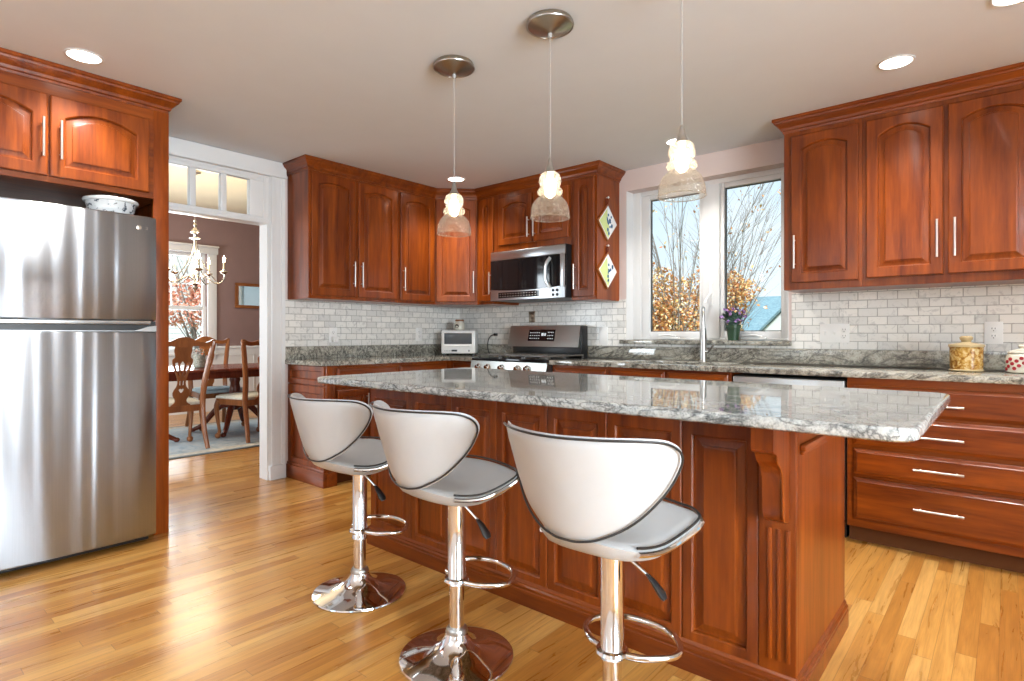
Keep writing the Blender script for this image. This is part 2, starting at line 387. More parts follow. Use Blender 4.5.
def spline(ctrl, n=8, closed=False):
    P = [Vector(p) for p in ctrl]; out = []; m = len(P)
    for i in range(m if closed else m-1):
        if closed: p0, p1, p2, p3 = P[i-1], P[i], P[(i+1) % m], P[(i+2) % m]
        else: p0, p1, p2, p3 = P[max(i-1, 0)], P[i], P[i+1], P[min(i+2, m-1)]
        for k in range(n):
            t = k/n
            out.append(0.5*((2*p1)+(p2-p0)*t+(2*p0-5*p1+4*p2-p3)*t*t+(3*p1-p0-3*p2+p3)*t**3))
    if not closed: out.append(P[-1])
    return out
def text_mesh(body, size, extrude):
    c = bpy.data.curves.new('lettering', 'FONT'); c.body = body; c.size = size; c.extrude = extrude; c.align_x = 'CENTER'; c.align_y = 'CENTER'
    o = bpy.data.objects.new('lettering', c); COL.objects.link(o)
    dg = bpy.context.evaluated_depsgraph_get(); me = bpy.data.meshes.new_from_object(o.evaluated_get(dg))
    bpy.data.objects.remove(o); b = B(); b.bm.from_mesh(me); bpy.data.meshes.remove(me); return b
def flat_with_holes(loops, thick):     # extruded 2D outline with holes, in local XY
    c = bpy.data.curves.new('outline', 'CURVE'); c.dimensions = '2D'; c.fill_mode = 'BOTH'; c.extrude = thick/2
    for lp in loops:
        sp = c.splines.new('POLY'); sp.points.add(len(lp)-1)
        for q, p in zip(sp.points, lp): q.co = (p[0], p[1], 0, 1)
        sp.use_cyclic_u = True
    o = bpy.data.objects.new('outline', c); COL.objects.link(o)
    dg = bpy.context.evaluated_depsgraph_get(); me = bpy.data.meshes.new_from_object(o.evaluated_get(dg))
    bpy.data.objects.remove(o); b = B(); b.bm.from_mesh(me); bpy.data.meshes.remove(me); return b

class Plane:    # a cabinet face: origin, u (horizontal), n (outward)
    def __init__(s, o, u, n): s.o = Vector(o); s.u = Vector(u).normalized(); s.n = Vector(n).normalized()
    def p(s, u, z, d=0.0): q = s.o+s.u*u+s.n*d; return Vector((q.x, q.y, z))
def panel_rings(b, pl, u0, u1, z0, z1, d0, t, frame=0.055, arch=0.0, raised=True, top_frame=None):
    K = 14; tf = frame if top_frame is None else top_frame
    def ring(ins, d, opening):
        a0, a1, c0, c1 = u0+ins, u1-ins, z0+ins, z1-ins
        if opening: a0 += frame; a1 -= frame; c0 += frame; c1 -= tf
        ar = arch if opening else 0.0
        pts = [(a0, c0), (a1, c0)]
        mid, hw = (a0+a1)/2, (a1-a0)/2
        for k in range(K+1):
            q = 1-2*k/K
            zz = c1-ar*(q*q) if ar else c1
            pts.append((mid+hw*q, zz))
        return [pl.p(a, z, d) for a, z in pts]
    rs = [ring(0, d0, False), ring(0, d0+t-0.004, False), ring(0.005, d0+t, False), ring(-0.007, d0+t, True), ring(-0.002, d0+t-0.0045, True), ring(0.0, d0+t-0.014, True), ring(0.006, d0+t-0.014, True)]
    if raised: rs += [ring(0.026, d0+t-0.0085, True), ring(0.0275, d0+t-0.0045, True), ring(0.034, d0+t-0.0025, True)]
    b.rings(rs)
def handle_bar(b, pl, u, z, length, vertical, d0, r=0.006, stand=0.028):
    h = length/2; e = h*0.72
    if vertical: A, Bp, q = pl.p(u, z-h, d0+stand), pl.p(u, z+h, d0+stand), [(u, z-e), (u, z+e)]
    else: A, Bp, q = pl.p(u-h, z, d0+stand), pl.p(u+h, z, d0+stand), [(u-e, z), (u+e, z)]
    b.cyl(A, Bp, r, seg=10)
    for uu, zz in q: b.cyl(pl.p(uu, zz, d0), pl.p(uu, zz, d0+stand), r*0.75, seg=8)
def sweep(b, path, prof, z0):   # mitred moulding: path of (x,y) with outward on the right-hand side; prof of (out, z)
    n = len(path); P = [Vector((p[0], p[1])) for p in path]
    def nor(a, c): d = (c-a).normalized(); return Vector((d.y, -d.x))
    rs = []
    for i in range(n):
        if i == 0: m = nor(P[0], P[1])
        elif i == n-1: m = nor(P[-2], P[-1])
        else:
            a, c = nor(P[i-1], P[i]), nor(P[i], P[i+1]); m = (a+c); m = m/(m.dot(a))
        rs.append([Vector((P[i].x+m.x*o, P[i].y+m.y*o, z0+z)) for o, z in prof])
    b.rings(rs)
CROWN = [(0, 0), (0.004, 0), (0.006, 0.012), (0.014, 0.016), (0.018, 0.03), (0.034, 0.048), (0.046, 0.056), (0.049, 0.066), (0.056, 0.07), (0.056, 0.086), (0, 0.086)]
# ------------------------------------------------------------------ the setting
H = 2.44
def wall(name, mat, axis, pos, thick, u0, u1, openings, z1=H, z0=0.0):
    b = B(); us = sorted({u0, u1, *[o[0] for o in openings], *[o[1] for o in openings]})
    lo, hi = min(pos, pos+thick), max(pos, pos+thick)
    def bx(a, c, za, zc):
        if zc-za < 1e-4: return
        if axis == 'x': b.box(lo, hi, a, c, za, zc)
        else: b.box(a, c, lo, hi, za, zc)
    for a, c in zip(us, us[1:]):
        z = z0
        for o in sorted([o for o in openings if o[0] <= a+1e-6 and o[1] >= c-1e-6], key=lambda o: o[2]):
            bx(a, c, z, o[2]); z = o[3]
        bx(a, c, z, z1)
    return struct(obj(name, b, mat, smooth=False))
struct(obj('floor', B().box(-4.6, 7.75, -7.75, 1.2, -0.06, 0.0), 'oak', smooth=False))
struct(obj('ceiling', B().box(-0.12, 7.75, -7.75, 0.2, H, H+0.15), 'ceil', smooth=False))
DOOR_Y0, DOOR_Y1 = -2.90, -2.02
wall('wall_left', 'wall', 'x', 0.0, -0.12, -7.6, 0.2, [(DOOR_Y0, DOOR_Y1, 0.0, 2.325)])
wall('wall_back', 'wall', 'y', 0.0, 0.2, 0.0, 7.6, [(1.935, 3.165, 1.04, 2.272)])
REAR = [(0.9, 2.1, 0.35, 2.2), (5.3, 6.4, 0.35, 2.2)]
RIGHT = [(-2.52, -1.93, 0.05, 2.15), (-1.50, -1.42, 0.3, 2.1), (-5.6, -3.1, 0.05, 2.15)]
wall('wall_front', 'wall_white', 'y', -7.6, -0.15, 0.0, 7.6, REAR)
wall('wall_right', 'wall_white', 'x', 7.6, 0.15, -7.75, 0.2, RIGHT)
wi = 4
for (a, c, z0, z1) in REAR+RIGHT:
    rear = (a, c, z0, z1) in REAR
    f = B(); g = B(); w = 0.05 if c-a > 0.3 else 0.012
    def bx(b_, u0, u1, za, zc, t0, t1):
        if rear: b_.box(u0, u1, -7.6-t1, -7.6-t0, za, zc)
        else: b_.box(7.6+t0, 7.6+t1, u0, u1, za, zc)
    bx(f, a, a+w, z0, z1, 0.03, 0.1); bx(f, c-w, c, z0, z1, 0.03, 0.1); bx(f, a+w, c-w, z0, z0+w, 0.03, 0.1); bx(f, a+w, c-w, z1-w, z1, 0.03, 0.1)
    if c-a > 0.7: bx(f, (a+c)/2-.03, (a+c)/2+.03, z0+w, z1-w, 0.03, 0.1)
    r = struct(obj('window_%d' % wi, f, 'vinyl', smooth=False)); wi += 1
    bx(g, a+w, c-w, z0+w, z1-w, 0.062, 0.066); obj('pane', g, 'glass', r, smooth=False)

# doorway trim with transom
b = B()
cas = [(0.0, -2.02), (0.006, -2.02), (0.012, -2.012), (0.026, -2.008), (0.026, -1.985), (0.02, -1.98), (0.02, -1.935), (0.026, -1.93), (0.030, -1.902), (0.0, -1.902)]
b.rings([[(x, y, 0.0) for x, y in cas], [(x, y, 2.325) for x, y in cas]])
b.box(0.0, 0.036, -2.025, -1.898, 0.0, 0.11, 0.004)
b.box(-0.121, 0.001, -2.034, -2.019, 0.0, 2.305)
b.box(0.0, 0.026, -2.945, -2.90, 0.0, 2.325, 0.004); b.box(-0.121, 0.001, -2.901, -2.886, 0.0, 2.305)
struct(obj('trim_1', b, 'white_trim'))
b = B(); b.box(0.0, 0.034, -2.945, -1.893, 2.325, 2.438, 0.005); b.box(0.0, 0.042, -2.945, -1.889, 2.318, 2.332, 0.004)
b.box(-0.12, 0.0, -2.90, -2.02, 2.305, 2.325)
struct(obj('trim_2', b, 'white_trim'))
b = B()
b.box(-0.12, 0.012, -2.90, -2.02, 1.955, 1.985, 0.003); b.box(-0.05, 0.0, -2.90, -2.02, 1.985, 2.005, 0.003)
b.box(-0.05, 0.0, -2.90, -2.02, 2.272, 2.305, 0.003); b.box(-0.05, 0.0, -2.165, -2.02, 2.005, 2.272, 0.003); b.box(-0.058, 0.006, -2.065, -2.045, 1.985, 2.305, 0.003)
for y in (-2.352, -2.56, -2.77): b.box(-0.05, 0.0, y-.02, y+.02, 2.005, 2.272, 0.003)
t = struct(obj('window_2', b, 'white_trim'))
for y0, y1 in ((-2.332, -2.165), (-2.54, -2.372), (-2.75, -2.58), (-2.9, -2.79)):
    obj('pane', B().box(-0.028, -0.024, y0, y1, 2.005, 2.272), 'glass', t, smooth=False)

# kitchen window: two casements in a plastered recess
b = B(); y0, y1 = 0.105, 0.165
X0, XL0, XL1, XM0, XM1, XR1, X1 = 1.935, 2.010, 2.085, 2.500, 2.690, 3.085, 3.165
b.box(X0, XL0, y0, 0.2, 1.07, 2.272, 0.004); b.box(X1-.03, X1, y0, 0.2, 1.07, 2.272, 0.004)
b.box(XL0, X1-.03, y0, 0.2, 2.235, 2.272, 0.004); b.box(XL0, X1-.03, y0, 0.2, 1.07, 1.085, 0.003)
b.box(XM0+.03, XM1-.03, y0-.006, 0.2, 1.085, 2.235, 0.004)
win = struct(obj('window_1', b, 'vinyl'))
obj('jamb_lining', B().box(X0, X0+.006, 0.0, y0, 1.07, 2.272).box(X1-.006, X1, 0.0, y0, 1.07, 2.272), 'white_trim', win)
for k, (a, c) in enumerate(((XL0, XM0+.03), (XM1-.03, X1-.03))):
    g0, g1 = (XL1, XM0) if k == 0 else (XM1, XR1)
    s = B(); zb, zt, gb, gt = 1.085, 2.235, 1.135, 2.198
    s.box(a, g0, y0+.008, y1, zb, zt, 0.004); s.box(g1, c, y0+.008, y1, zb, zt, 0.004)
    s.box(g0, g1, y0+.008, y1, zb, gb, 0.004); s.box(g0, g1, y0+.008, y1, gt, zt, 0.004)
    so = obj('sash', s, 'vinyl', win)
    q = B(); e = .006
    q.box(g0, g0+e, .135, .155, gb, gt); q.box(g1-e, g1, .135, .155, gb, gt); q.box(g0+e, g1-e, .135, .155, gt-e, gt); q.box(g0+e, g1-e, .135, .155, gb, gb+e)
    obj('gasket', q, 'slot', so)
    obj('pane', B().box(g0, g1, .143, .147, gb, gt), 'glass', so, smooth=False)
    cx = (g0+g1)/2+(-0.03 if k == 0 else 0.02); ck = B()
    ck.box(cx-.085, cx+.085, .072, .105, 1.074, 1.092, .005); ck.tube([(cx+.06, .085, 1.095), (cx+.02, .07, 1.108), (cx-.05, .062, 1.108), (cx-.07, .062, 1.104)], [.009, .008, .007, .009], 8)
    obj('crank', ck, 'plastic', win)
lk = B(); lk.box(2.585, 2.612, .090, .100, 1.33, 1.50, .003); lk.tube([(2.598, .092, 1.42), (2.592, .07, 1.40), (2.575, .058, 1.375), (2.57, .055, 1.35)], [.009, .008, .008, .011], 8)
obj('latch', lk, 'plastic', win)
obj('window_sill', B().box(1.896, 3.185, -0.045, 0.105, 1.036, 1.07, .006), 'granite', win)

# ------------------------------------------------------------------ dining room shell
HD = 2.88
wall('wall_dining_far', 'plum', 'x', -4.45, -0.12, -4.7, 1.2, [(-1.72, -0.73, 0.85, 2.27)], HD)
wall('wall_dining_near', 'plum', 'x', -0.1205, -0.02, -4.7, 1.2, [(DOOR_Y0, DOOR_Y1, 0.0, 2.325)], HD)
wall('wall_dining_right', 'plum', 'y', 1.08, 0.12, -4.57, -0.12, [(-3.4, -1.3, 0.85, 2.35)], HD)
wall('wall_dining_left', 'plum', 'y', -4.7, 0.12, -4.57, -0.12, [(-3.4, -1.2, 0.6, 2.2)], HD)
lamp('dining_area_lamp', 'AREA', (-2.3, -4.80, 1.4), 170, DAY, (PI/2, 0, 0), shape='RECTANGLE', size=2.1, size_y=1.5)  # unseen fill lamp outside an invented side opening, added to light the room
struct(obj('ceiling_dining', B().box(-4.6, -0.12, -4.75, 1.2, HD, HD+0.1), 'tan', smooth=False))
b = B(); b.box(-4.45, -4.425, -0.607, 1.08, 0.0, 0.10, .004); b.box(-4.45, -4.435, -0.607, 1.08, 0.10, 0.91); b.box(-4.45, -4.41, -0.607, 1.08, 0.91, 0.945, .006)
for y in (-0.5, 0.05, 0.6):
    b.box(-4.435, -4.425, y, y+.45, 0.2, 0.215, .002); b.box(-4.435, -4.425, y, y+.45, 0.80, 0.815, .002); b.box(-4.435, -4.425, y, y+.015, 0.2, 0.815, .002); b.box(-4.435, -4.425, y+.435, y+.45, 0.2, 0.815, .002)
b.box(-4.45, -4.435, -4.5, -1.84, 0.0, 0.91); b.box(-4.45, -4.435, -1.84, -0.607, 0.0, 0.75)
struct(obj('trim_3', b, 'white_trim'))
b = B()
b.box(-4.45, -4.42, -0.73, -0.607, 0.75, 2.27, .004); b.box(-4.45, -4.42, -1.84, -1.72, 0.75, 2.27, .004); b.box(-4.45, -4.41, -1.86, -0.59, 2.27, 2.36, .004); b.box(-4.45, -4.37, -1.86, -0.59, 2.36, 2.385, .006)
b.box(-4.45, -4.38, -1.86, -0.59, 0.82, 0.85, .004); b.box(-4.45, -4.425, -1.84, -0.607, 0.75, 0.82, .003)
dw = struct(obj('window_3', b, 'white_trim'))
for (za, zc, xx) in ((1.455, 2.27, -4.53), (0.85, 1.515, -4.50)):
    s = B(); s.box(xx, xx+.03, -1.72, -1.67, za, zc, .003); s.box(xx, xx+.03, -0.78, -0.73, za, zc, .003); s.box(xx, xx+.03, -1.67, -0.78, za, za+.06, .003); s.box(xx, xx+.03, -1.67, -0.78, zc-.05, zc, .003)
    if za > 1: s.box(xx+.008, xx+.022, -1.18, -1.165, za+.06, zc-.05); s.box(xx+.008, xx+.022, -1.67, -0.78, 1.83, 1.845)
    so = obj('sash', s, 'white_trim', dw); obj('pane', B().box(xx+.013, xx+.016, -1.67, -0.78, za+.06, zc-.05), 'glass', so, smooth=False)

b = B()
for a, c in ((-3.4, -3.33), (-2.385, -2.315), (-1.37, -1.3)): b.box(a, c, 1.10, 1.16, .85, 2.35, .004)
b.box(-3.33, -1.37, 1.10, 1.16, .85, .92, .004); b.box(-3.33, -1.37, 1.10, 1.16, 2.28, 2.35, .004); b.box(-3.33, -1.37, 1.11, 1.15, 1.58, 1.62, .003)
rw = struct(obj('window_%d' % wi, b, 'white_trim')); obj('pane', B().box(-3.33, -1.37, 1.128, 1.132, .92, 2.28), 'glass', rw, smooth=False)
# ------------------------------------------------------------------ cabinets
PL1 = Plane((0.31, 0, 0), (0, 1, 0), (1, 0, 0)); PL2 = Plane((0, -0.34, 0), (1, 0, 0), (0, -1, 0))
def slab(b, pl, u0, u1, z0, z1, d0, d1, bev=0.002):
    pts = [pl.p(u, 0, d) for u in (u0, u1) for d in (d0, d1)]
    xs = [p.x for p in pts]; ys = [p.y for p in pts]
    b.box(min(xs), max(xs), min(ys), max(ys), z0, z1, bev)
def cabinet(name, label, pl, u0, u1, z0, z1, depth, doors, group=None, handle_len=0.2, back=0.0, wood_='cherry_z', cat='cabinet'):
    base = pl.p((u0+u1)/2, z0, -depth/2); t = thing(name, label, cat, base, group)
    b = B(); slab(b, pl, u0, u1, z0, z1, -depth+back, 0)
    obj('body', b, wood_, t)
    for (a, c, za, zc, hu, hz, arch) in doors:
        d = B(); panel_rings(d, pl, a, c, za, zc, 0.0, 0.02, 0.06, arch)
        do = obj('door', d, wood_, t)
        if hu is not None:
            h = B(); handle_bar(h, pl, hu, hz, handle_len, True, 0.02); obj('handle', h, 'pull', do)
    return t
UB, UT = 1.385, 2.358
U1 = 'wall cabinets left of the range'
cabinet('wall_cabinet', 'cherry wall cabinet with two arched doors, next to the white door casing', PL1, -1.87, -1.032, UB, UT, 0.309,
        [(-1.85, -1.466, 1.41, 2.337, -1.490, 1.59, .030), (-1.438, -1.048, 1.41, 2.337, -1.417, 1.59, .030)])
cabinet('wall_cabinet', 'cherry wall cabinet with one arched door left of the angled corner cabinet', PL1, -1.031, -0.612, UB, UT, 0.309,
        [(-1.016, -0.635, 1.41, 2.337, -0.990, 1.59, .030)])
# angled corner unit
pA, pB = Vector((0.31, -0.611, 0)), Vector((0.584, -0.34, 0))
PLD = Plane(pA, pB-pA, Vector(((pB-pA).y, -(pB-pA).x, 0))); LD = (pB-pA).length
t = thing('corner_wall_cabinet', 'angled cherry corner wall cabinet with a single narrow door behind the left pendant', 'cabinet', (0.2, -0.2, UB))
poly = [(0.001, -0.001), (0.001, -0.6105), (0.31, -0.6105), (0.5835, -0.34), (0.5835, -0.001)]
b = B(); b.rings([[(x, y, UB) for x, y in poly], [(x, y, UT) for x, y in poly]]); obj('body', b, 'cherry_z', t)
d = B(); panel_rings(d, PLD, 0.012, LD-0.012, 1.41, 2.337, 0.0, 0.02, 0.06, .03); do = obj('door', d, 'cherry_z', t)
h = B(); handle_bar(h, PLD, LD-0.035, 1.59, 0.2, True, 0.02); obj('handle', h, 'pull', do)
cabinet('wall_cabinet', 'narrow cherry wall cabinet between the corner unit and the microwave', PL2, 0.585, 0.805, UB, UT, 0.339,
        [(0.618, 0.795, 1.41, 2.337, 0.776, 1.57, .03)])
cabinet('wall_cabinet', 'short cherry cabinet with two arched doors above the microwave', PL2, 0.806, 1.634, 1.835, UT, 0.339,
        [(0.861, 1.235, 1.895, 2.31, 1.213, 2.02, .030), (1.257, 1.615, 1.895, 2.31, 1.277, 2.02, .030)], handle_len=0.17)
cabinet('wall_cabinet', 'narrow cherry end cabinet right of the microwave with trivets hung on its side', PL2, 1.635, 1.874, UB, UT, 0.339,
        [(1.660, 1.860, 1.41, 2.337, 1.685, 1.57, .03)])
cabinet('wall_cabinet', 'cherry wall cabinet with one arched door directly right of the window', PL2, 3.229, 3.650, UB, UT, 0.339,
        [(3.275, 3.631, 1.427, 2.322, 3.298, 1.612, .034)])
cabinet('wall_cabinet', 'cherry wall cabinet with two arched doors at the right edge, above the amber canister', PL2, 3.651, 4.425, UB, UT, 0.339,
        [(3.671, 4.021, 1.432, 2.322, 3.996, 1.62, .045), (4.042, 4.405, 1.432, 2.322, 4.071, 1.62, .034)])
def crown(label, path):
    b = B(); sweep(b, path, CROWN, UT-0.006); o = obj('crown_molding', b, 'cherry_x', angle=25); return tag(o, label, 'crown molding')
crown('long cherry crown molding over the corner cabinets, bending around the corner', [(0, -1.87), (0.31, -1.87), (0.31, -0.611), (0.584, -0.34), (1.874, -0.34), (1.874, 0)])
crown('cherry crown molding over the cabinets right of the window', [(3.229, 0), (3.229, -0.34), (4.425, -0.34)])

# refrigerator enclosure
PLF = Plane((0.70, 0, 0), (0, 1, 0), (1, 0, 0))
t = thing('refrigerator_cabinet', 'tall cherry enclosure with two arched doors above the steel refrigerator', 'cabinet', (0.35, -3.45, 0))
b = B(); b.box(0.0, 0.70, -3.95, -2.99, 1.862, UT, .002); obj('body', b, 'cherry_y', t)
for s_, (ya, yb, yc, yd) in enumerate(((-2.972, -2.945, -3.022, -2.945), (-3.97, -3.95, -3.97, -3.90))):
    b = B(); b.box(0.0, 0.70, ya, yb, 0.0, UT, .002); b.box(0.675, 0.702, yc, yd, 0.0, UT, .002); obj('side_panel', b, 'cherry_z', t)
for (a, c, hu) in ((-3.477, -3.048, -3.438), (-3.917, -3.488, -3.508)):
    d = B(); panel_rings(d, PLF, a, c, 1.89, 2.29, 0.003, 0.02, 0.062, .045); do = obj('door', d, 'cherry_z', t)
    h = B(); handle_bar(h, PLF, hu, 2.07, 0.19, True, 0.023); obj('handle', h, 'pull', do)
crown('cherry crown molding over the refrigerator enclosure', [(0.70, -3.97), (0.70, -2.953), (0.0, -2.953)])

# refrigerator
FY0, FY1 = -3.885, -3.047
t = thing('refrigerator', 'tall stainless steel refrigerator with a freezer door on top', 'refrigerator', (0.45, (FY0+FY1)/2, 0))
b = B(); b.box(0.04, 0.765, FY0, FY1, 0.04, 1.725, .006); obj('body', b, 'grey_metal', t)
def fdoor(z0, z1, name):
    b = B(); nrow = 18; rs = []
    prof = []
    for k in range(nrow+1):
        y = FY0+(FY1-FY0)*k/nrow; q = 2*k/nrow-1
        prof.append((0.845-0.010*q*q-(0.014 if k in (0, nrow) else 0), y))
    ring = lambda z, i=0.0: [(0.775, FY0+.002, z), (0.775, FY1-.002, z)]+[(x-i, y, z) for x, y in reversed(prof)]
    b.rings([ring(z0, .008), ring(z0+.008), ring(z1-.008), ring(z1, .008)]); return obj(name, b, 'fridge', t, angle=50)
fz = fdoor(1.186, 1.735, 'freezer_door'); fd = fdoor(0.045, 1.128, 'refrigerator_door')
b = B(); b.box(0.775, 0.822, FY0+.003, FY1-.003, 1.128, 1.18); obj('grip_recess', b, 'black', t)
b = B(); b.box(0.80, 0.843, FY0+.005, FY1-.03, 1.163, 1.184, .004); obj('freezer_handle', b, 'steel', fz)
b = B(); b.rings([[(x, y, z) for y, z in ((FY0+.003, 1.128), (FY1-.004, 1.128), (FY1-.004, 1.158), (FY1-.045, 1.152), (FY1-.10, 1.132), (FY0+.003, 1.132))] for x in (0.79, 0.838)]); obj('door_handle', b, 'steel', fd)
b = B(); b.box(0.70, 0.775, FY0+.02, FY1-.02, 0.012, 0.04, .004); obj('toe_grille', b, 'black', t)
for y in (FY0+.06, FY1-.06): obj('foot', B().cyl((0.7, y, 0), (0.7, y, 0.04), .02), 'black', t)
b = B(); b.lathe([(.0125, 0), (.0125, .002), (.011, .003)], (0, 0, 0), 24, axis='x'); b.xf(Matrix.Translation((0.8365, -3.132, 1.672))); bd = obj('badge', b, 'pull', fz)
tx = text_mesh('LG', 0.020, .0006); tx.xf(Matrix.Translation((0.8368, -3.103, 1.671)) @ Matrix(((0, 0, 1, 0), (1, 0, 0, 0), (0, 1, 0, 0), (0, 0, 0, 1)))); obj('badge_lettering', tx, 'pull', fz, smooth=False)
# bowl on the refrigerator
t = thing('serving_bowl', 'white china bowl with dark blue floral band on top of the refrigerator', 'bowl', (0.60, -3.195, 1.7255))
b = B(); b.lathe([(.06, 1.7255), (.064, 1.735), (.092, 1.752), (.109, 1.785), (.114, 1.825), (.109, 1.825), (.102, 1.785), (.08, 1.76), (.05, 1.748)], (0.60, -3.195, 0), 40); obj('bowl_body', b, 'delft', t)
b = B(); b.tube([(0.60+.117*math.cos(a*PI/20), -3.195+.117*math.sin(a*PI/20), 1.829) for a in range(40)], .0105, 8, True); obj('rim', b, 'china', t)

# ------------------------------------------------------------------ base run along the left wall and corner
CT, CB = 0.917, 0.884
BX = 0.53
PB1 = Plane((BX, 0, 0), (0, 1, 0), (1, 0, 0)); PB2 = Plane((0, -0.62, 0), (1, 0, 0), (0, -1, 0))
def drawer(t, pl, a, c, za, zc, mat, hl=0.2, hz=None, hu=None):
    d = B()
    def ring(i, dd): return [pl.p(u, z, dd) for u, z in ((a+i, za+i), (c-i, za+i), (c-i, zc-i), (a+i, zc-i))]
    d.rings([ring(0, 0), ring(0, .010), ring(.004, .013), ring(.014, .017), ring(.018, .021)])
    do = obj('drawer', d, mat, t)
    h = B(); handle_bar(h, pl, (a+c)/2 if hu is None else hu, (za+zc)/2 if hz is None else hz, hl, False, .021); obj('handle', h, 'pull', do); return do
t = thing('base_cabinet', 'cherry base cabinet with panelled end beside the white door casing', 'cabinet', (0.27, -1.3, 0))
b = B(); b.box(0.0, BX, -1.855, -0.002, 0.10, CB, .002); obj('body', b, 'cherry_z', t)
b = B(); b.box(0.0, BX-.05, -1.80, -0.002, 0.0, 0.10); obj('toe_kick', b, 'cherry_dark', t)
PE = Plane((0, -1.855, 0), (1, 0, 0), (0, -1, 0))
b = B(); panel_rings(b, PE, 0.005, BX, 0.11, 0.73, 0, .016, .06, 0, False); panel_rings(b, PE, 0.005, BX, 0.735, CB-.004, 0, .016, .045, 0, False); obj('end_panel', b, 'cherry_z', t)
b = B(); b.box(0.005, BX+.014, -1.886, -1.853, 0.0, 0.105, .003); b.box(0.005, BX+.008, -1.88, -1.853, 0.105, 0.125, .006); b.box(BX-.05, BX+.014, -1.8525, -1.77, 0.0, 0.105, .003); obj('plinth', b, 'cherry_x', t)
b = B(); b.box(BX, BX+.012, -1.86, -1.79, 0.105, CB-.002, .003)
for k in range(3): b.box(BX+.012, BX+.016, -1.85+.018*k, -1.84+.018*k, 0.16, CB-.06, .002)
obj('pilaster', b, 'cherry_z', t)
for a, c in ((-1.77, -1.21), (-1.195, -0.68)):
    drawer(t, PB1, a, c, 0.72, 0.865, 'cherry_y', 0.15)
    for q0, q1, hu in ((a, (a+c)/2-.004, (a+c)/2-.03), ((a+c)/2+.004, c, (a+c)/2+.03)):
        d = B(); panel_rings(d, PB1, q0, q1, 0.13, 0.70, 0, .02, .055, 0); do = obj('door', d, 'cherry_z', t)
        h = B(); handle_bar(h, PB1, hu, 0.58, .17, True, .02); obj('handle', h, 'pull', do)
t = thing('base_cabinet', 'small cherry base cabinet in the corner under the white toaster oven', 'cabinet', (0.68, -0.3, 0))
b = B(); b.box(BX+.001, 0.832, -0.62, -0.002, 0.10, CB, .002); obj('body', b, 'cherry_z', t)
b = B(); b.box(BX+.001, 0.832, -0.56, -0.002, 0.0, 0.10); obj('toe_kick', b, 'cherry_dark', t)
drawer(t, PB2, 0.57, 0.825, 0.72, 0.865, 'cherry_x', 0.12)
d = B(); panel_rings(d, PB2, 0.57, 0.825, 0.13, 0.70, 0, .02, .055, 0); obj('door', d, 'cherry_z', t)
# base run under the window
t = thing('sink_base_cabinet', 'cherry sink base cabinet under the window between range and dishwasher', 'cabinet', (2.3, -0.3, 0))
b = B()
b.box(1.655, 2.15, -0.62, -0.002, 0.10, CB, .002); b.box(2.15, 2.99, -0.62, -0.58, 0.10, CB, .002); b.box(2.15, 2.99, -0.58, -0.02, 0.10, 0.14, .002); b.box(2.99, 3.01, -0.62, -0.002, 0.10, CB, .002)
obj('body', b, 'cherry_x', t)
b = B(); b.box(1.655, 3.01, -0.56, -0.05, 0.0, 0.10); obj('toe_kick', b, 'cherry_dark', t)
for a, c in ((1.68, 2.13), (2.17, 2.575), (2.59, 2.99)):
    d = B(); panel_rings(d, PB2, a, c, 0.13, 0.70, 0, .02, .055, 0); do = obj('door', d, 'cherry_z', t)
    h = B(); handle_bar(h, PB2, c-.03, 0.58, .17, True, .02); obj('handle', h, 'pull', do)
    drawer(t, PB2, a, c, 0.72, 0.865, 'cherry_x', 0.15)
t = thing('drawer_cabinet', 'cherry base cabinet with four wide drawers at the right edge', 'cabinet', (4.03, -0.3, 0))
b = B(); b.box(3.625, 4.43, -0.62, -0.002, 0.09, CB, .002); obj('body', b, 'cherry_x', t)
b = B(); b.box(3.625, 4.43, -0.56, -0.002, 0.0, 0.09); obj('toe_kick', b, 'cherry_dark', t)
for za, zc, hz in ((0.697, 0.842, 0.76), (0.530, 0.682, 0.60), (0.373, 0.508, 0.438), (0.132, 0.353, 0.240)):
    drawer(t, PB2, 3.657, 4.40, za, zc, 'cherry_x', 0.2, hz, 4.022)
t = thing('dishwasher', 'dishwasher with a steel front under the counter right of the sink', 'dishwasher', (3.32, -0.3, 0))
b = B(); b.box(3.015, 3.62, -0.60, -0.03, 0.09, 0.868, .003); obj('body', b, 'black', t)
b = B(); b.box(3.02, 3.615, -0.632, -0.602, 0.11, 0.862, .006); do = obj('front_panel', b, 'steel', t)
b = B(); b.tube([(3.08, -0.632, 0.80), (3.08, -0.665, 0.80), (3.555, -0.665, 0.80), (3.555, -0.632, 0.80)], .009, 10); obj('handle', b, 'steel', do)
b = B(); b.box(3.03, 3.61, -0.56, -0.05, 0.0, 0.09); obj('toe_kick', b, 'black', t)

# granite counters
t = thing('granite_countertop', 'grey granite countertop with backsplash strip in the left corner under the toaster oven', 'countertop', (0.3, -1.0, CB))
b = B(); poly = [(0.0, -1.905), (BX+.025, -1.905), (BX+.025, -0.655), (0.838, -0.655), (0.838, 0.0), (0.0, 0.0)]
b.rings([[(x, y, z) for x, y in poly] for z in (CB, CT)]); obj('slab', b, 'granite', t)
b = B(); b.box(0.0, 0.022, -1.905, 0, CT, 1.016, .002); b.box(0.022, 0.838, -0.022, 0, CT, 1.016, .002); obj('splash_strip', b, 'granite', t)
t = thing('granite_countertop', 'long grey granite countertop with splash strip running under the window', 'countertop', (3.0, -0.3, CB))
SX0, SX1, SY0, SY1 = 2.24, 2.90, -0.52, -0.14
b = B(); b.box(1.648, SX0, -0.655, 0, CB, CT, .004); b.box(SX1, 4.44, -0.655, 0, CB, CT, .004); b.box(SX0-.004, SX1+.004, -0.655, SY0, CB, CT, .004); b.box(SX0-.004, SX1+.004, SY1, 0, CB, CT, .004); obj('slab', b, 'granite', t)
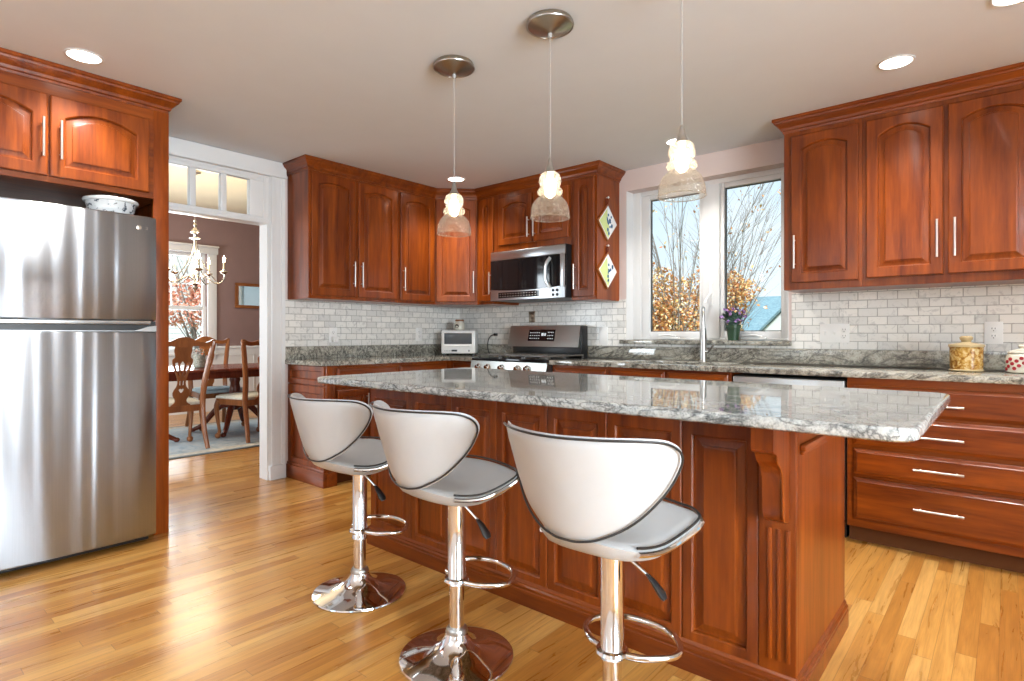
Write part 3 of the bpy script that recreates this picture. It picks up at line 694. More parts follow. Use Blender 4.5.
b = B(); b.box(1.578, 4.44, -0.022, 0, CT+.002, 1.016, .002); obj('splash_strip', b, 'granite', t)
t = thing('sink', 'undermount steel sink set in the granite below the window', 'sink', (2.57, -0.33, 0.70))
b = B(); b.rings([[(x, y, z) for x, y in ((SX0-i, SY0-i), (SX1+i, SY0-i), (SX1+i, SY1+i), (SX0-i, SY1+i))] for i, z in ((.012, CB-.001), (-.004, CB-.001), (-.02, 0.70))], cap0=False); obj('basin', b, 'steel', t, recalc=False)
b = B(); b.lathe([(.04, .701), (.04, .704), (.02, .703)], (2.57, -0.33, 0), 20); obj('drain', b, 'chrome', t)
# tile
def tiles(label, name, mat, boxes):
    b = B()
    for q in boxes: b.box(*q)
    return tag(obj(name, b, mat, smooth=False), label, 'backsplash')
tiles('marble subway tile on the left wall above the corner counter', 'tile_backsplash', 'tile_y', [(0.0, 0.008, -1.897, -0.008, 1.016, UB)])
tiles('marble subway tile on the window wall around the range and sill', 'tile_backsplash', 'tile_x',
      [(0.0, 1.895, -0.008, 0, 1.016, UB+.012), (1.895, 3.186, -0.008, 0, 1.016, 1.036), (3.186, 4.44, -0.008, 0, 1.016, UB), (1.895, 1.934, -0.008, 0, 1.07, UB+.012)])
# ------------------------------------------------------------------ range and microwave
RX0, RX1 = 0.842, 1.644
t = thing('gas_range', 'stainless gas range with black grates and a tall slanted back panel', 'range', (1.24, -0.35, 0))
b = B(); b.box(RX0, RX1, -0.64, -0.025, 0.03, 0.895, .004); obj('body', b, 'steel', t)
b = B(); b.box(RX0+.03, RX1-.03, -0.60, -0.06, 0.0, 0.03); obj('plinth', b, 'black', t)
b = B(); b.box(RX0, RX1, -0.672, -0.11, 0.895, 0.918, .006); obj('cooktop', b, 'blackglass', t)
for k in range(3):
    x0 = RX0+.03+k*0.249; x1 = x0+.243; g = B(); zt = .947
    for y in (-.62, -.375, -.135): g.box(x0, x1, y-.006, y+.006, zt-.012, zt, .002)
    for q in range(5):
        xx = x0+(x1-x0)*q/4; xx = min(max(xx, x0+.006), x1-.006); g.box(xx-.006, xx+.006, -.62, -.135, zt-.012, zt, .002)
    for xx in (x0+.008, x1-.008):
        for y in (-.615, -.14): g.box(xx-.007, xx+.007, y-.007, y+.007, .918, zt-.01)
    obj('grate', g, 'iron', t)
for (x, y) in ((1.0, -.5), (1.0, -.25), (1.24, -.38), (1.49, -.5), (1.49, -.25)):
    g = B(); g.lathe([(.045, .918), (.045, .926), (.03, .928), (.03, .934), (.0, .936)], (x, y, 0), 18); obj('burner', g, 'iron', t)
b = B(); b.rings([[(x, y, z) for y, z in ((-.64, .80), (-.69, .81), (-.675, .893), (-.64, .893))] for x in (RX0, RX1)]); obj('knob_panel', b, 'range_steel', t)
for x in (.935, 1.04, 1.19, 1.36, 1.455):
    k = B(); k.lathe([(.024, 0), (.024, .008), (.019, .012), (.018, .034), (.014, .038), (0, .038)], (0, 0, 0), 18); k.xf(Matrix.Translation((x, -.682, .848)) @ Matrix.Rotation(PI/2+.15, 4, 'X')); obj('knob', k, 'chrome', t)
b = B(); b.box(RX0+.004, RX1-.004, -.675, -.64, .22, .79, .008); od = obj('oven_door', b, 'steel', t)
b = B(); b.box(RX0+.12, RX1-.12, -.679, -.674, .34, .66, .004); obj('oven_window', b, 'blackglass', od)
b = B(); b.tube([(RX0+.06, -.675, .745), (RX0+.06, -.72, .745), (RX1-.06, -.72, .745), (RX1-.06, -.675, .745)], .012, 10); obj('handle', b, 'steel', od)
b = B(); b.box(RX0+.004, RX1-.004, -.67, -.64, .04, .21, .006); obj('drawer', b, 'steel', t)
b = B(); b.box(RX0-.03, RX1-.07, -.10, -.03, .919, 1.02, .003); b.box(RX1-.074, RX1-.058, -.12, -.03, .905, 1.185, .003); obj('back_riser', b, 'black', t)
b = B(); b.rings([[(x, y, z) for y, z in ((-.03, 1.005), (-.155, 1.005), (-.11, 1.192), (-.03, 1.192))] for x in (RX0-.045, RX1-.076)]); bg = obj('back_panel', b, 'range_steel', t)
SL = math.atan2(.045, .187)
def on_panel(bb, x0, x1, z0, z1, th=.003):
    f = lambda z: -.155+(z-1.005)/.187*.045
    bb.rings([[(x, f(z)-o, z) for x, z in ((x0, z0), (x1, z0), (x1, z1), (x0, z1))] for o in (-.001, th)])
b = B(); on_panel(b, 1.025, 1.315, 1.055, 1.155); dp = obj('display', b, 'blackglass', bg)
b = B()
for i in range(5):
    for j in range(3): on_panel(b, 1.042+i*.024, 1.054+i*.024, 1.075+j*.025, 1.081+j*.025, .0042)
for i in range(4):
    for j in range(3): on_panel(b, 1.24+i*.017, 1.247+i*.017, 1.072+j*.027, 1.080+j*.027, .0042)
on_panel(b, 1.17, 1.195, 1.10, 1.125, .0042); on_panel(b, 1.202, 1.22, 1.10, 1.125, .0042)
obj('display_marks', b, 'lcd', dp)

t = thing('microwave', 'black and stainless microwave mounted over the range', 'microwave', (1.22, -0.2, 1.405))
MX0, MX1, MF = 0.822, 1.63, -0.405
b = B(); b.box(MX0, MX1, MF, -0.001, 1.405, 1.834, .004); obj('body', b, 'black', t)
b = B(); b.box(MX0+.003, MX1-.003, MF-.016, MF, 1.755, 1.83, .006); obj('vent_strip', b, 'steel', t)
def bow(x): q = (x-MX0)/(MX1-MX0)*2-1; return .012*(1-q*q)
b = B(); xs = [MX0+.003+(MX1-MX0-.006)*k/16 for k in range(17)]
b.rings([[(x, MF-.012-bow(x), z), (x, MF, z), (x, MF, 1.752), (x, MF-.012-bow(x), 1.752)] for x in xs for z in (1.505-bow(x)*1.6,)]); dr = obj('door', b, 'blackglass', t)
b = B(); b.rings([[(x, MF-.014-bow(x), 1.408), (x, MF, 1.408), (x, MF, zt), (x, MF-.014-bow(x), zt)] for x in xs for zt in (1.503-bow(x)*1.6,)]); cp = obj('control_panel', b, 'steel', t)
b = B(); b.box(MX1-.05, MX1-.003, MF-.018, MF, 1.49, 1.76, .004); obj('door_edge', b, 'steel', t)
b = B(); b.rings([[(x, MF-.0165-bow(x), 1.425), (x, MF-.010, 1.425), (x, MF-.010, 1.475), (x, MF-.0165-bow(x), 1.475)] for x in xs[2:12]]); ds = obj('display', b, 'blackglass', cp)
b = B()
for i in range(14):
    x = MX0+.12+i*.030
    for z in (1.437, 1.458): b.box(x, x+.012, MF-.0178-bow(x), MF-.015-bow(x), z, z+.005)
obj('display_marks', b, 'pull', ds)
for i in range(2):
    for z in (1.432, 1.468):
        k = B(); x = MX1-.115+i*.04; k.lathe([(.012, 0), (.012, .005), (.009, .007), (0, .007)], (0, 0, 0), 14); k.xf(Matrix.Translation((x, MF-.013-bow(x), z)) @ Matrix.Rotation(PI/2, 4, 'X')); obj('button', k, 'black', cp)
b = B(); hx = MX1-.145; b.tube(spline([(hx, MF-.02, 1.73), (hx-.012, MF-.055, 1.68), (hx-.016, MF-.062, 1.61), (hx-.012, MF-.055, 1.54), (hx+.004, MF-.02, 1.49)], 5), .011, 10, flat=1.5); obj('handle', b, 'steel', dr)

# ------------------------------------------------------------------ small things along the counters
t = thing('toaster_oven', 'white toaster oven with dark glass window on the corner counter', 'toaster oven', (0.36, -0.36, CT))
R_ = Matrix.Translation((0.30, -0.285, CT)) @ Matrix.Rotation(math.radians(38), 4, 'Z') @ Matrix.Diagonal((1.04, 1.04, 1.0, 1))
def tob(x0, x1, y0, y1, z0, z1, bev=.003): return B().box(x0, x1, y0, y1, z0, z1, bev).xf(R_)
obj('case', tob(-.155, .155, -.11, .14, .015, .235, .012), 'plastic', t)
for x in (-.13, .13):
    for y in (-.09, .11): obj('foot', B().cyl((x, y, 0), (x, y, .02), .012).xf(R_), 'black', t)
do = obj('door', tob(-.142, .142, -.122, -.11, .078, .222, .005), 'plastic', t)
obj('door_window', tob(-.125, .125, -.125, -.12, .105, .208, .003), 'toastglass', do)
b = B(); b.tube([(-.11, -.122, .088), (-.11, -.142, .088), (.11, -.142, .088), (.11, -.122, .088)], .006, 8); obj('handle', b.xf(R_), 'plastic', do)
obj('display', tob(-.06, -.01, -.114, -.11, .035, .052, .001), 'black', t)
b = B()
for k in range(5): b.box(-.125+.014*k, -.118+.014*k, -.113, -.11, .038, .045)
b.lathe([(.01, 0), (.01, .004), (0, .004)], (0, 0, 0), 12) if False else None
b.box(.09, .105, -.114, -.11, .034, .052, .002)
obj('button', b.xf(R_), 'grey_metal', t)
t = thing('jar', 'small cream jar with brown lid and dark print on the toaster oven', 'jar', (0.285, -0.275, CT+.2352))
b = B(); b.lathe([(.04, 0), (.05, .006), (.052, .030), (.05, .065), (.04, .08), (.038, .086)], (0.285, -0.275, CT+.2352), 24); obj('jar_body', b, 'cream_ware' if False else 'stone_ware', t)
b = B(); b.lathe([(.043, .086), (.043, .1), (.039, .104), (0, .105)], (0.285, -0.275, CT+.2352), 24); obj('lid', b, 'chairwood', t)
b = B(); a0 = math.radians(-75)
b.rings([[(0.285+r*math.cos(a0+q), -0.275+r*math.sin(a0+q), CT+.2352+z) for r, q, z in [(rr, .42*math.cos(i*PI/6), .04+.020*math.sin(i*PI/6)) for i in range(12)]] for rr in (.0505, .0530)]); obj('print', b, 'slot', t)

b = B(); cpts = spline([(0.62, -.13, CT+.0065), (0.52, -.10, CT+.009), (0.465, -.07, CT+.06), (0.45, -.05, CT+.13), (0.475, -.04, CT+.18), (0.515, -.025, CT+.195)], 8)
b.tube(cpts, .005, 8)
b.box(0.505, 0.54, -.034, -.008, CT+.182, CT+.208, .004)
tag(obj('power_cord', b, 'black', loc=(0.5, -.06, CT)), 'black power cord curving up the tile left of the range', 'cord')

def plate(name, label, pl_axis, c, w, h, mat='plastic', kind='duplex', cat='outlet'):
    # face-plate on the window wall ('x': faces -Y) or on the left wall ('y': faces +X)
    if pl_axis == 'x': mp = Matrix.Translation((c[0], -.0082, c[1])) @ Matrix.Rotation(PI/2, 4, 'X')
    else: mp = Matrix.Translation((.0082, c[0], c[1])) @ Matrix.Rotation(PI/2, 4, 'Z') @ Matrix.Rotation(PI/2, 4, 'X')
    loc = mp.to_translation(); t = thing(name, label, cat, loc)
    b = B(); b.box(-w/2, w/2, -h/2, h/2, 0, .006, .003); obj('face_plate', b.xf(mp), mat, t)
    gangs = {'duplex': [(0, 'o')], 'triple': [(-.055, 's'), (0, 's'), (.055, 'o')], 'blank': [], 'switch': [(0, 's')]}[kind]
    for gx, g in gangs:
        if g == 's':
            b = B(); b.box(gx-.005, gx+.005, -.012, .012, .006, .008, .001); b.box(gx-.004, gx+.004, -.002, .010, .006, .018, .002); obj('toggle', b.xf(mp), mat, t)
        else:
            for s_ in (-1, 1):
                b = B(); b.lathe([(.017, .006), (.017, .0085), (.016, .009), (0, .009)], (gx, s_*.02, 0), 20); so = obj('socket', b.xf(mp), mat, t)
                b = B(); b.box(gx-.008, gx-.005, s_*.02+.000, s_*.02+.009, .0085, .0096); b.box(gx+.005, gx+.008, s_*.02+.000, s_*.02+.009, .0085, .0096); b.box(gx-.0025, gx+.0025, s_*.02-.010, s_*.02-.005, .0085, .0096); obj('slots', b.xf(mp), 'slot', so)
    return t, mp
t, mp = plate('wall_outlet', 'white outlet on the left wall tile with a plug-in device, nearest the door casing', 'y', (-1.475, 1.108), .076, .125)
b = B(); b.box(-.02, .03, -.06, -.012, .009, .045, .008); b.lathe([(.014, .045), (.012, .05), (0, .05)], (.004, -.036, 0), 16); tag(obj('plug_in_light', b.xf(mp), 'plastic', loc=(.045, -1.47, 1.08)), 'small white plug-in device in the outlet nearest the door casing', 'night light')
plate('wall_outlet', 'white outlet on the left wall tile beside the toaster oven', 'y', (-.55, 1.112), .076, .125)
plate('wall_outlet', 'bronze outlet on the tile under the microwave behind the range', 'x', (.966, 1.272), .072, .10, 'bronze_nickel')
plate('wall_switch', 'tall blank white plate on the tile between range and window', 'x', (1.728, 1.10), .085, .15, kind='blank', cat='switch plate')
plate('wall_switch', 'wide white plate with two switches and an outlet, right of the sill', 'x', (3.441, 1.12), .168, .12, kind='triple', cat='switch plate')
plate('wall_outlet', 'white outlet on the tile behind and right of the amber canister', 'x', (4.22, 1.121), .08, .122)

t = thing('faucet', 'chrome pull-down kitchen faucet behind the sink under the window', 'faucet', (2.612, -.085, CT))
fx, fy = 2.612, -.085; fd_ = Vector((.38, -.925, 0)).normalized()
b = B(); b.lathe([(.03, CT), (.03, CT+.006), (.024, CT+.012), (.0225, CT+.10), (.0235, CT+.13), (.0235, CT+.225), (.018, CT+.24), (.014, CT+.245)], (fx, fy, 0), 24); obj('faucet_body', b, 'nickel', t)
b = B(); arc = [Vector((fx, fy, CT+.245)), Vector((fx, fy, CT+.315))]
for k in range(1, 13):
    a = PI*k/12; arc.append(Vector((fx, fy, CT+.315))+fd_*(.060*(1-math.cos(a)))+Vector((0, 0, .070*math.sin(a))))
arc.append(arc[-1]+Vector((0, 0, -.04))); b.tube(arc, .0115, 12); sp = obj('spout', b, 'nickel', t)
b = B(); e = arc[-1]; b.cyl(e, e+Vector((0, 0, -.10)), .0125, .016, 14); b.cyl(e+Vector((0, 0, -.10)), e+Vector((0, 0, -.108)), .014, .014, 14); obj('spray_head', b, 'nickel', sp)
b = B(); b.cyl((fx, fy, CT+.075), (fx+.045, fy-.012, CT+.075), .014, .012); b.tube([(fx+.042, fy-.012, CT+.075), (fx+.06, fy-.015, CT+.09), (fx+.085, fy-.02, CT+.125)], [.009, .008, .006], 8); obj('lever', b, 'nickel', t)

px_, py_ = 2.795, 0.005
t = thing('potted_violet', 'purple flowering plant in a dark green pot on the granite sill', 'potted plant', (px_, py_, 1.0705))
b = B(); b.lathe([(.036, 1.0705), (.047, 1.155), (.052, 1.157), (.054, 1.182), (.049, 1.183), (.046, 1.165), (.0, 1.162)], (px_, py_, 0), 24); obj('pot', b, 'pot_green', t)
rnd = random.Random(5); b = B(); fl = B()
for k in range(46):
    a = rnd.uniform(0, 2*PI); r = rnd.uniform(.03, .095); z = 1.170+rnd.uniform(.02, .115)
    p0 = Vector((px_+.02*math.cos(a), py_+.02*math.sin(a), 1.163)); p2 = Vector((px_+r*math.cos(a), py_+r*math.sin(a), z)); pm = (p0+p2)/2+Vector((0, 0, .025))
    side = Vector((-math.sin(a), math.cos(a), 0))*rnd.uniform(.016, .028)
    b.rings([[p0-side*.2, p0+side*.2], [pm-side, pm+side+Vector((0, 0, .004))], [p2-side*.15, p2+side*.15]], close=False, cap0=False, cap1=False)
    if k % 3 != 0:
        c = p2+Vector((0, 0, .012))
        for q in range(7):
            d1 = Vector((rnd.gauss(0, 1), rnd.gauss(0, 1), rnd.gauss(0, 1))).normalized(); d2 = d1.cross(Vector((rnd.gauss(0, 1), rnd.gauss(0, 1), 1))).normalized(); fl.quad(c-d1*.015, c-d2*.009, c+d1*.015, c+d2*.009)
obj('leaves', b, 'leaf_dark', t, recalc=False)['kind'] = 'stuff'; obj('flowers', fl, 'purple', t, recalc=False)['kind'] = 'stuff'

cx, cy = 4.113, -.27
t = thing('canister', 'large amber patterned ceramic canister with knob lid on the right counter', 'canister', (cx, cy, CT))
b = B(); b.lathe([(.060, .0), (.069, .006), (.071, .03), (.072, .12), (.074, .135), (.072, .136), (.06, .134)], (cx, cy, CT), 36); obj('canister_body', b, 'amber_ware', t)
b = B(); b.tube([(cx+.0705*math.cos(a*PI/18), cy+.0705*math.sin(a*PI/18), CT+.008) for a in range(36)], .005, 8, True); b.tube([(cx+.074*math.cos(a*PI/18), cy+.074*math.sin(a*PI/18), CT+.133) for a in range(36)], .004, 8, True); obj('band', b, 'cream_ware', t)
b = B(); b.lathe([(.0765, .137), (.0775, .141), (.070, .145), (.03, .152), (.02, .156), (.022, .163), (.028, .170), (.029, .180), (.022, .187), (0, .188)], (cx, cy, CT), 36); obj('lid', b, 'cream_ware', t)
cx, cy = 4.335, -.25
t = thing('canister', 'small pale canister painted with red flowers at the right photo edge', 'canister', (cx, cy, CT))
b = B(); b.lathe([(.055, .0), (.062, .005), (.066, .030), (.064, .08), (.056, .098), (.054, .1), (.0, .1)], (cx, cy, CT), 32); bo = obj('canister_body', b, 'stone_ware', t)
b = B()
for k in range(26):
    a = math.radians(200+k*8.3); z = CT+.02+((k*37) % 60)/1000; r = .0668
    n_ = Vector((math.cos(a), math.sin(a), 0)); c = Vector((cx, cy, z))+n_*r; s_ = Vector((-n_.y, n_.x, 0))*.009
    b.rings([[c+s_*math.cos(q*PI/4)+Vector((0, 0, .009*math.sin(q*PI/4)))+n_*o for q in range(8)] for o in (-.004, .001)])
obj('painted_flower', b, 'red_glaze', bo)
b = B(); b.lathe([(.06, .1), (.061, .104), (.05, .112), (.02, .12), (.011, .124), (.016, .131), (.017, .138), (.010, .145), (0, .146)], (cx, cy, CT), 32); obj('lid', b, 'stone_ware', t)

# trivets hanging on the end cabinet
tri_b = [1.995, 1.615]
for k, (zc, lab) in enumerate(zip(tri_b, ('upper of two diamond trivets hanging on the end cabinet side', 'lower of two diamond trivets hanging on the end cabinet side'))):
    X = 1.8755; yc = -.205
    t = thing('trivet', lab, 'trivet', (X, yc, zc), 'trivets on the cabinet side')
    def dia(h, x): return [(x, yc, zc-h), (x, yc+h, zc), (x, yc, zc+h), (x, yc-h, zc)]
    b = B(); b.rings([dia(.142, X), dia(.145, X+.004), dia(.145, X+.012), dia(.140, X+.014)]); obj('frame', b, 'chairwood', t)
    b = B(); b.rings([dia(.132, X+.013), dia(.132, X+.0165)]); tl_ = obj('tile', b, 'china', t)
    b = B(); x2 = X+.018; b.rings([[(x, yc+y, zc+z) for y, z in ((-.125, 0), (0, -.125), (.02, -.085), (.01, -.02), (-.01, .03), (-.015, .105))] for x in (X+.016, x2)]); obj('painted_field', b, plain('yellow_green_glaze_%d' % k, (0.55, 0.62, 0.24), .25), tl_)
    b = B(); rq = random.Random(3+k)
    for q in range(16):
        y, z = [(rq.uniform(-.02, .07)), rq.uniform(-.09, .06)]
        if abs(y)+abs(z) > .105: continue
        rr = rq.uniform(.005, .013)
        b.rings([[(x, yc+y+rr*math.cos(i*PI/3), zc+z+rr*1.4*math.sin(i*PI/3)) for i in range(6)] for x in (X+.0165, X+.0192)])
    obj('painted_mark', b, plain('blue_glaze_%d' % k, (0.04, 0.13, 0.26), .25), tl_)
    b = B(); b.tube([(X+.007, yc-.006, zc+.13), (X+.008, yc-.012, zc+.175), (X+.008, yc, zc+.20), (X+.008, yc+.012, zc+.175), (X+.007, yc+.006, zc+.13)], .0055, 6); obj('hanging_loop', b, 'mahogany', t)
    b = B(); b.cyl((1.8745, yc, zc+.197), (1.892, yc, zc+.197), .004); b.ball((1.894, yc, zc+.198), .008, 10); tag(obj('hook', b, 'plastic', loc=(1.8745, yc, zc+.197)), 'small white peg holding up the %s diamond trivet' % ('upper', 'lower')[k], 'hook')

# ------------------------------------------------------------------ island
IX0, IX1, IY0, IY1 = 1.705, 3.806, -2.29, -1.64
IT, IB = 0.907, 0.875
t = thing('kitchen_island', 'cherry kitchen island with panelled side and corbel under the granite counter', 'kitchen island', (2.77, -1.96, 0))
b = B(); b.box(IX0, IX1, IY0+.002, IY1, 0.0, IB-.001, .002); obj('body', b, 'cherry_z', t)
PI_ = Plane((0, IY0+.002, 0), (1, 0, 0), (0, -1, 0))
edges = [1.705, 2.040, 2.327, 2.610, 2.885, 3.160, 3.450, 3.700]
for a, c in zip(edges, edges[1:]):
    d = B(); panel_rings(d, PI_, a, c, 0.092, IB-.004, 0.0, .020, .042, 0, True, 0.095); obj('panel', d, 'cherry_z', t)
b = B(); b.box(3.70, IX1, IY0-.020, IY0+.002, 0.0, IB-.003, .003)
pil = obj('pilaster', b, 'cherry_z', t)
for k in range(3):
    x = 3.727+k*.026
    obj('flute', B().box(x, x+.012, IY0-.026, IY0-.019, 0.135, 0.53, .004), 'cherry_z', pil)
# corbel
prof = [(-.0, IB-.003), (.155, IB-.003), (.155, .790), (.150, .782), (.128, .776), (.120, .768), (.112, .752), (.092, .738), (.072, .720), (.062, .695), (.058, .66), (.056, .62), (.052, .585), (.040, .566), (.022, .557), (0, .555)]
b = B(); b.rings([[(x, IY0-.020-o, z) for o, z in prof] for x in (3.728, 3.788)]); cb_ = obj('corbel', b, 'cherry_z', t, angle=30)
b = B()
fr = spline([(3.786, IY0-.020-o-.003, z) for o, z in prof[5:14]], 3); b.tube(fr, .0035, 6); obj('bead', b, 'cherry_z', cb_)
b = B(); b.box(3.722, 3.794, IY0-.182, IY0-.020, IB-.022, IB-.003, .004); obj('corbel_cap', b, 'cherry_x', cb_)
# base moulding
b = B(); sweep(b, [(IX0, IY1), (IX0, IY0-.018), (IX1, IY0-.018), (IX1, IY1)], [(0, 0), (.013, 0), (.013, .062), (.010, .066), (.012, .072), (.012, .078), (.006, .084), (.006, .090), (.002, .098), (0, .10)], 0.0); obj('base_molding', b, 'cherry_x', t, angle=25)
b = B(); b.box(IX1, IX1+.018, IY0+.02, IY1+.01, .762, .782, .004); b.box(IX1, IX1+.010, IY0+.025, IY1+.01, .75, .762, .003); obj('end_rail', b, 'cherry_y', t)
# far side of the island: doors and drawers
PIF = Plane((0, IY1, 0), (1, 0, 0), (0, 1, 0))
for a in (1.74, 2.26, 2.78, 3.30):
    drawer(t, PIF, a, a+.49, .68, .84, 'cherry_x', .15)
    d = B(); panel_rings(d, PIF, a, a+.49, .12, .66, 0, .02, .06, 0); do = obj('door', d, 'cherry_z', t); h = B(); handle_bar(h, PIF, a+.04, .54, .17, True, .02); obj('handle', h, 'pull', do)
# island top with clipped, rounded corners and an eased edge
def rounded(x0, x1, y0, y1, r, n=8):
    out = []
    for cx, cy, a0, rr in ((x1-r, y0+r, -PI/2, r), (x1-r, y1-r, 0, r), (x0+r*.5, y1-r*.5, PI/2, r*.5), (x0+r*.5, y0+r*.5, PI, r*.5)):
        out += [(cx+rr*math.cos(a0+PI/2*k/n), cy+rr*math.sin(a0+PI/2*k/n)) for k in range(n+1)]
    return out
b = B(); rs = []
for ins, z in ((.006, IB), (.001, IB+.004), (0, IB+.010), (0, IT-.010), (.0015, IT-.005), (.005, IT-.0015), (.010, IT), (.013, IT), (.05, IT)):
    rs.append([(x, y, z) for x, y in rounded(1.718+ins, 4.130-ins, -2.638+ins, -1.605-ins, .06-ins*.6)])
b.rings(rs); tag(obj('island_countertop', b, 'granite_island', loc=(2.94, -2.13, IB)), 'polished granite slab with rounded corners on the kitchen island', 'countertop')

# ------------------------------------------------------------------ bar stools (built at the origin facing +Y)
def make_stool():
    t = thing('bar_stool', 'x', 'bar stool', (0, 0, 0), 'white bar stools along the island')
    b = B(); b.lathe([(.0, .001), (.193, .001), (.197, .005), (.195, .010), (.17, .018), (.13, .026), (.085, .038), (.055, .055), (.042, .075), (.037, .09)], (0, 0, 0), 48, True, True); obj('base', b, 'chrome', t)
    b = B(); b.lathe([(.037, .085), (.039, .092), (.036, .102), (.031, .108)], (0, 0, 0), 28); obj('collar', b, 'nickel', t)
    b = B(); b.lathe([(.0255, .10), (.0255, .262)], (0, 0, 0), 24); obj('lower_column', b, 'chrome', t)
    b = B(); b.lathe([(.030, .252), (.0325, .254), (.0325, .262), (.031, .264), (.031, .545)], (0, 0, 0), 28); obj('column', b, 'chrome', t)
    b = B(); b.tube(spline([(.028, .0, .268), (.085, .025, .266), (.135, .085, .264), (.13, .14, .264), (.075, .195, .264), (0, .21, .264), (-.075, .195, .264), (-.13, .14, .264), (-.135, .085, .264), (-.085, .025, .266), (-.028, 0, .268)], 6), .0095, 10); b.tube([(0.034*math.cos(a*PI/10), .034*math.sin(a*PI/10), .268) for a in range(20)], .011, 8, True); obj('footrest', b, 'chrome', t)
    b = B(); b.lathe([(.034, .530), (.048, .536), (.048, .556)], (0, 0, 0), 20); obj('seat_plate', b, 'chrome', t)
    # seat: a rocker-shaped shell, turned up at the front tips and behind
    half = [(0, .138), (.09, .134), (.16, .122), (.200, .098), (.208, .072), (.176, .0), (.152, -.08), (.128, -.15), (.078, -.200), (0, -.216)]
    out = spline([(x, y, 0) for x, y in half+[(-x, y) for x, y in half[-2:0:-1]]], 5, True)
    def sz(x, y): return .586+.078*max(0, (y+.03)/.18)**1.6+.050*max(0, (-.04-y)/.18)**1.7+.35*max(0, abs(x)-.14)**1.2
    R = 8; top = []; bot = []
    for k in range(R+1):
        q = (k+.25)/(R+.25); th = .019*math.sqrt(max(0, 1-q**5))
        top.append([(p.x*q, p.y*q, sz(p.x*q, p.y*q)+th) for p in out]); bot.append([(p.x*q, p.y*q, sz(p.x*q, p.y*q)-th*1.9) for p in out])
    b = B(); b.rings(top+bot[::-1][1:]); seat = obj('seat', b, 'leather', t, angle=60)
    edge = [p for p in out if p.y > -.13]
    k0 = next(i for i in range(len(edge)) if abs(edge[i-1].x-edge[i].x)+abs(edge[i-1].y-edge[i].y) > .06 and i > 0) if any((edge[i-1]-edge[i]).length > .06 for i in range(1, len(edge))) else 0
    edge = edge[k0:]+edge[:k0]
    b = B(); b.tube([(p.x*1.006, p.y*1.006, sz(p.x, p.y)-.006) for p in edge], .007, 8); obj('chrome_edge', b, 'chrome', seat)
    b = B(); b.tube([(p.x*.985, p.y*.985, sz(p.x, p.y)+.009) for p in edge], .0035, 6); obj('piping', b, 'piping', seat)
    # back: a wide wing wrapped around the sitter
    ctrl = [(0, .884), (.12, .885), (.22, .884), (.285, .876), (.328, .850), (.334, .812), (.300, .750), (.22, .680), (.12, .635), (.05, .620), (0, .618)]
    ctrl = ctrl+[(-x, z) for x, z in ctrl[-2:0:-1]]
    out = spline([(x, z, 0) for x, z in ctrl], 5, True)
    def arcp(s_, z, o): ph = s_/.29; r_ = .208+.27*(z-.625)-o; return (r_*math.sin(ph), -r_*math.cos(ph), z)
    cz = .775; fr = []; bk = []
    for k in range(R+1):
        q = (k+.25)/(R+.25); th = .017*math.sqrt(max(0, 1-q**6))
        pts = [(p.x*q, cz+(p.y-cz)*q) for p in out]
        fr.append([arcp(x, z, th) for x, z in pts]); bk.append([arcp(x, z, -th*.7) for x, z in pts])
    b = B(); b.rings(fr+bk[::-1][1:]); bo = obj('backrest', b, 'leather', t, angle=60)
    b = B(); b.tube([arcp(p.x*.968, cz+(p.y-cz)*.955, -.0118) for p in out], .0030, 8, True); obj('piping', b, 'piping', bo)
    b = B(); b.cyl((.03, .0, .538), (.098, .012, .492), .005, seg=8); lv = obj('height_lever', b, 'chrome', t)
    b = B(); b.tube([(.094, .011, .496), (.112, .014, .478), (.135, .018, .450), (.142, .019, .440)], [.007, .014, .019, .012], 10, flat=.45); obj('grip', b, 'black', lv)
    return t
st = make_stool()
spots = [(2.158, -2.684, 0, 'white bar stool nearest the white door casing'), (2.838, -2.758, -5, 'middle white bar stool of three at the island'), (3.478, -2.80, 1, 'white bar stool nearest the island corbel, its base out of frame')]
for i, (x, y, a, lab) in enumerate(spots):
    if i == 0: st.location = (x, y, 0); st.rotation_euler = (0, 0, math.radians(a)); st['label'] = lab
    else: dup(st, (x, y, 0), math.radians(a), lab)

for c in st.children:                       # the gas lift of this stool is set a little lower
    if c.name.split('.')[0] in ('seat', 'backrest', 'seat_plate', 'height_lever', 'column'): c.location.z -= .022
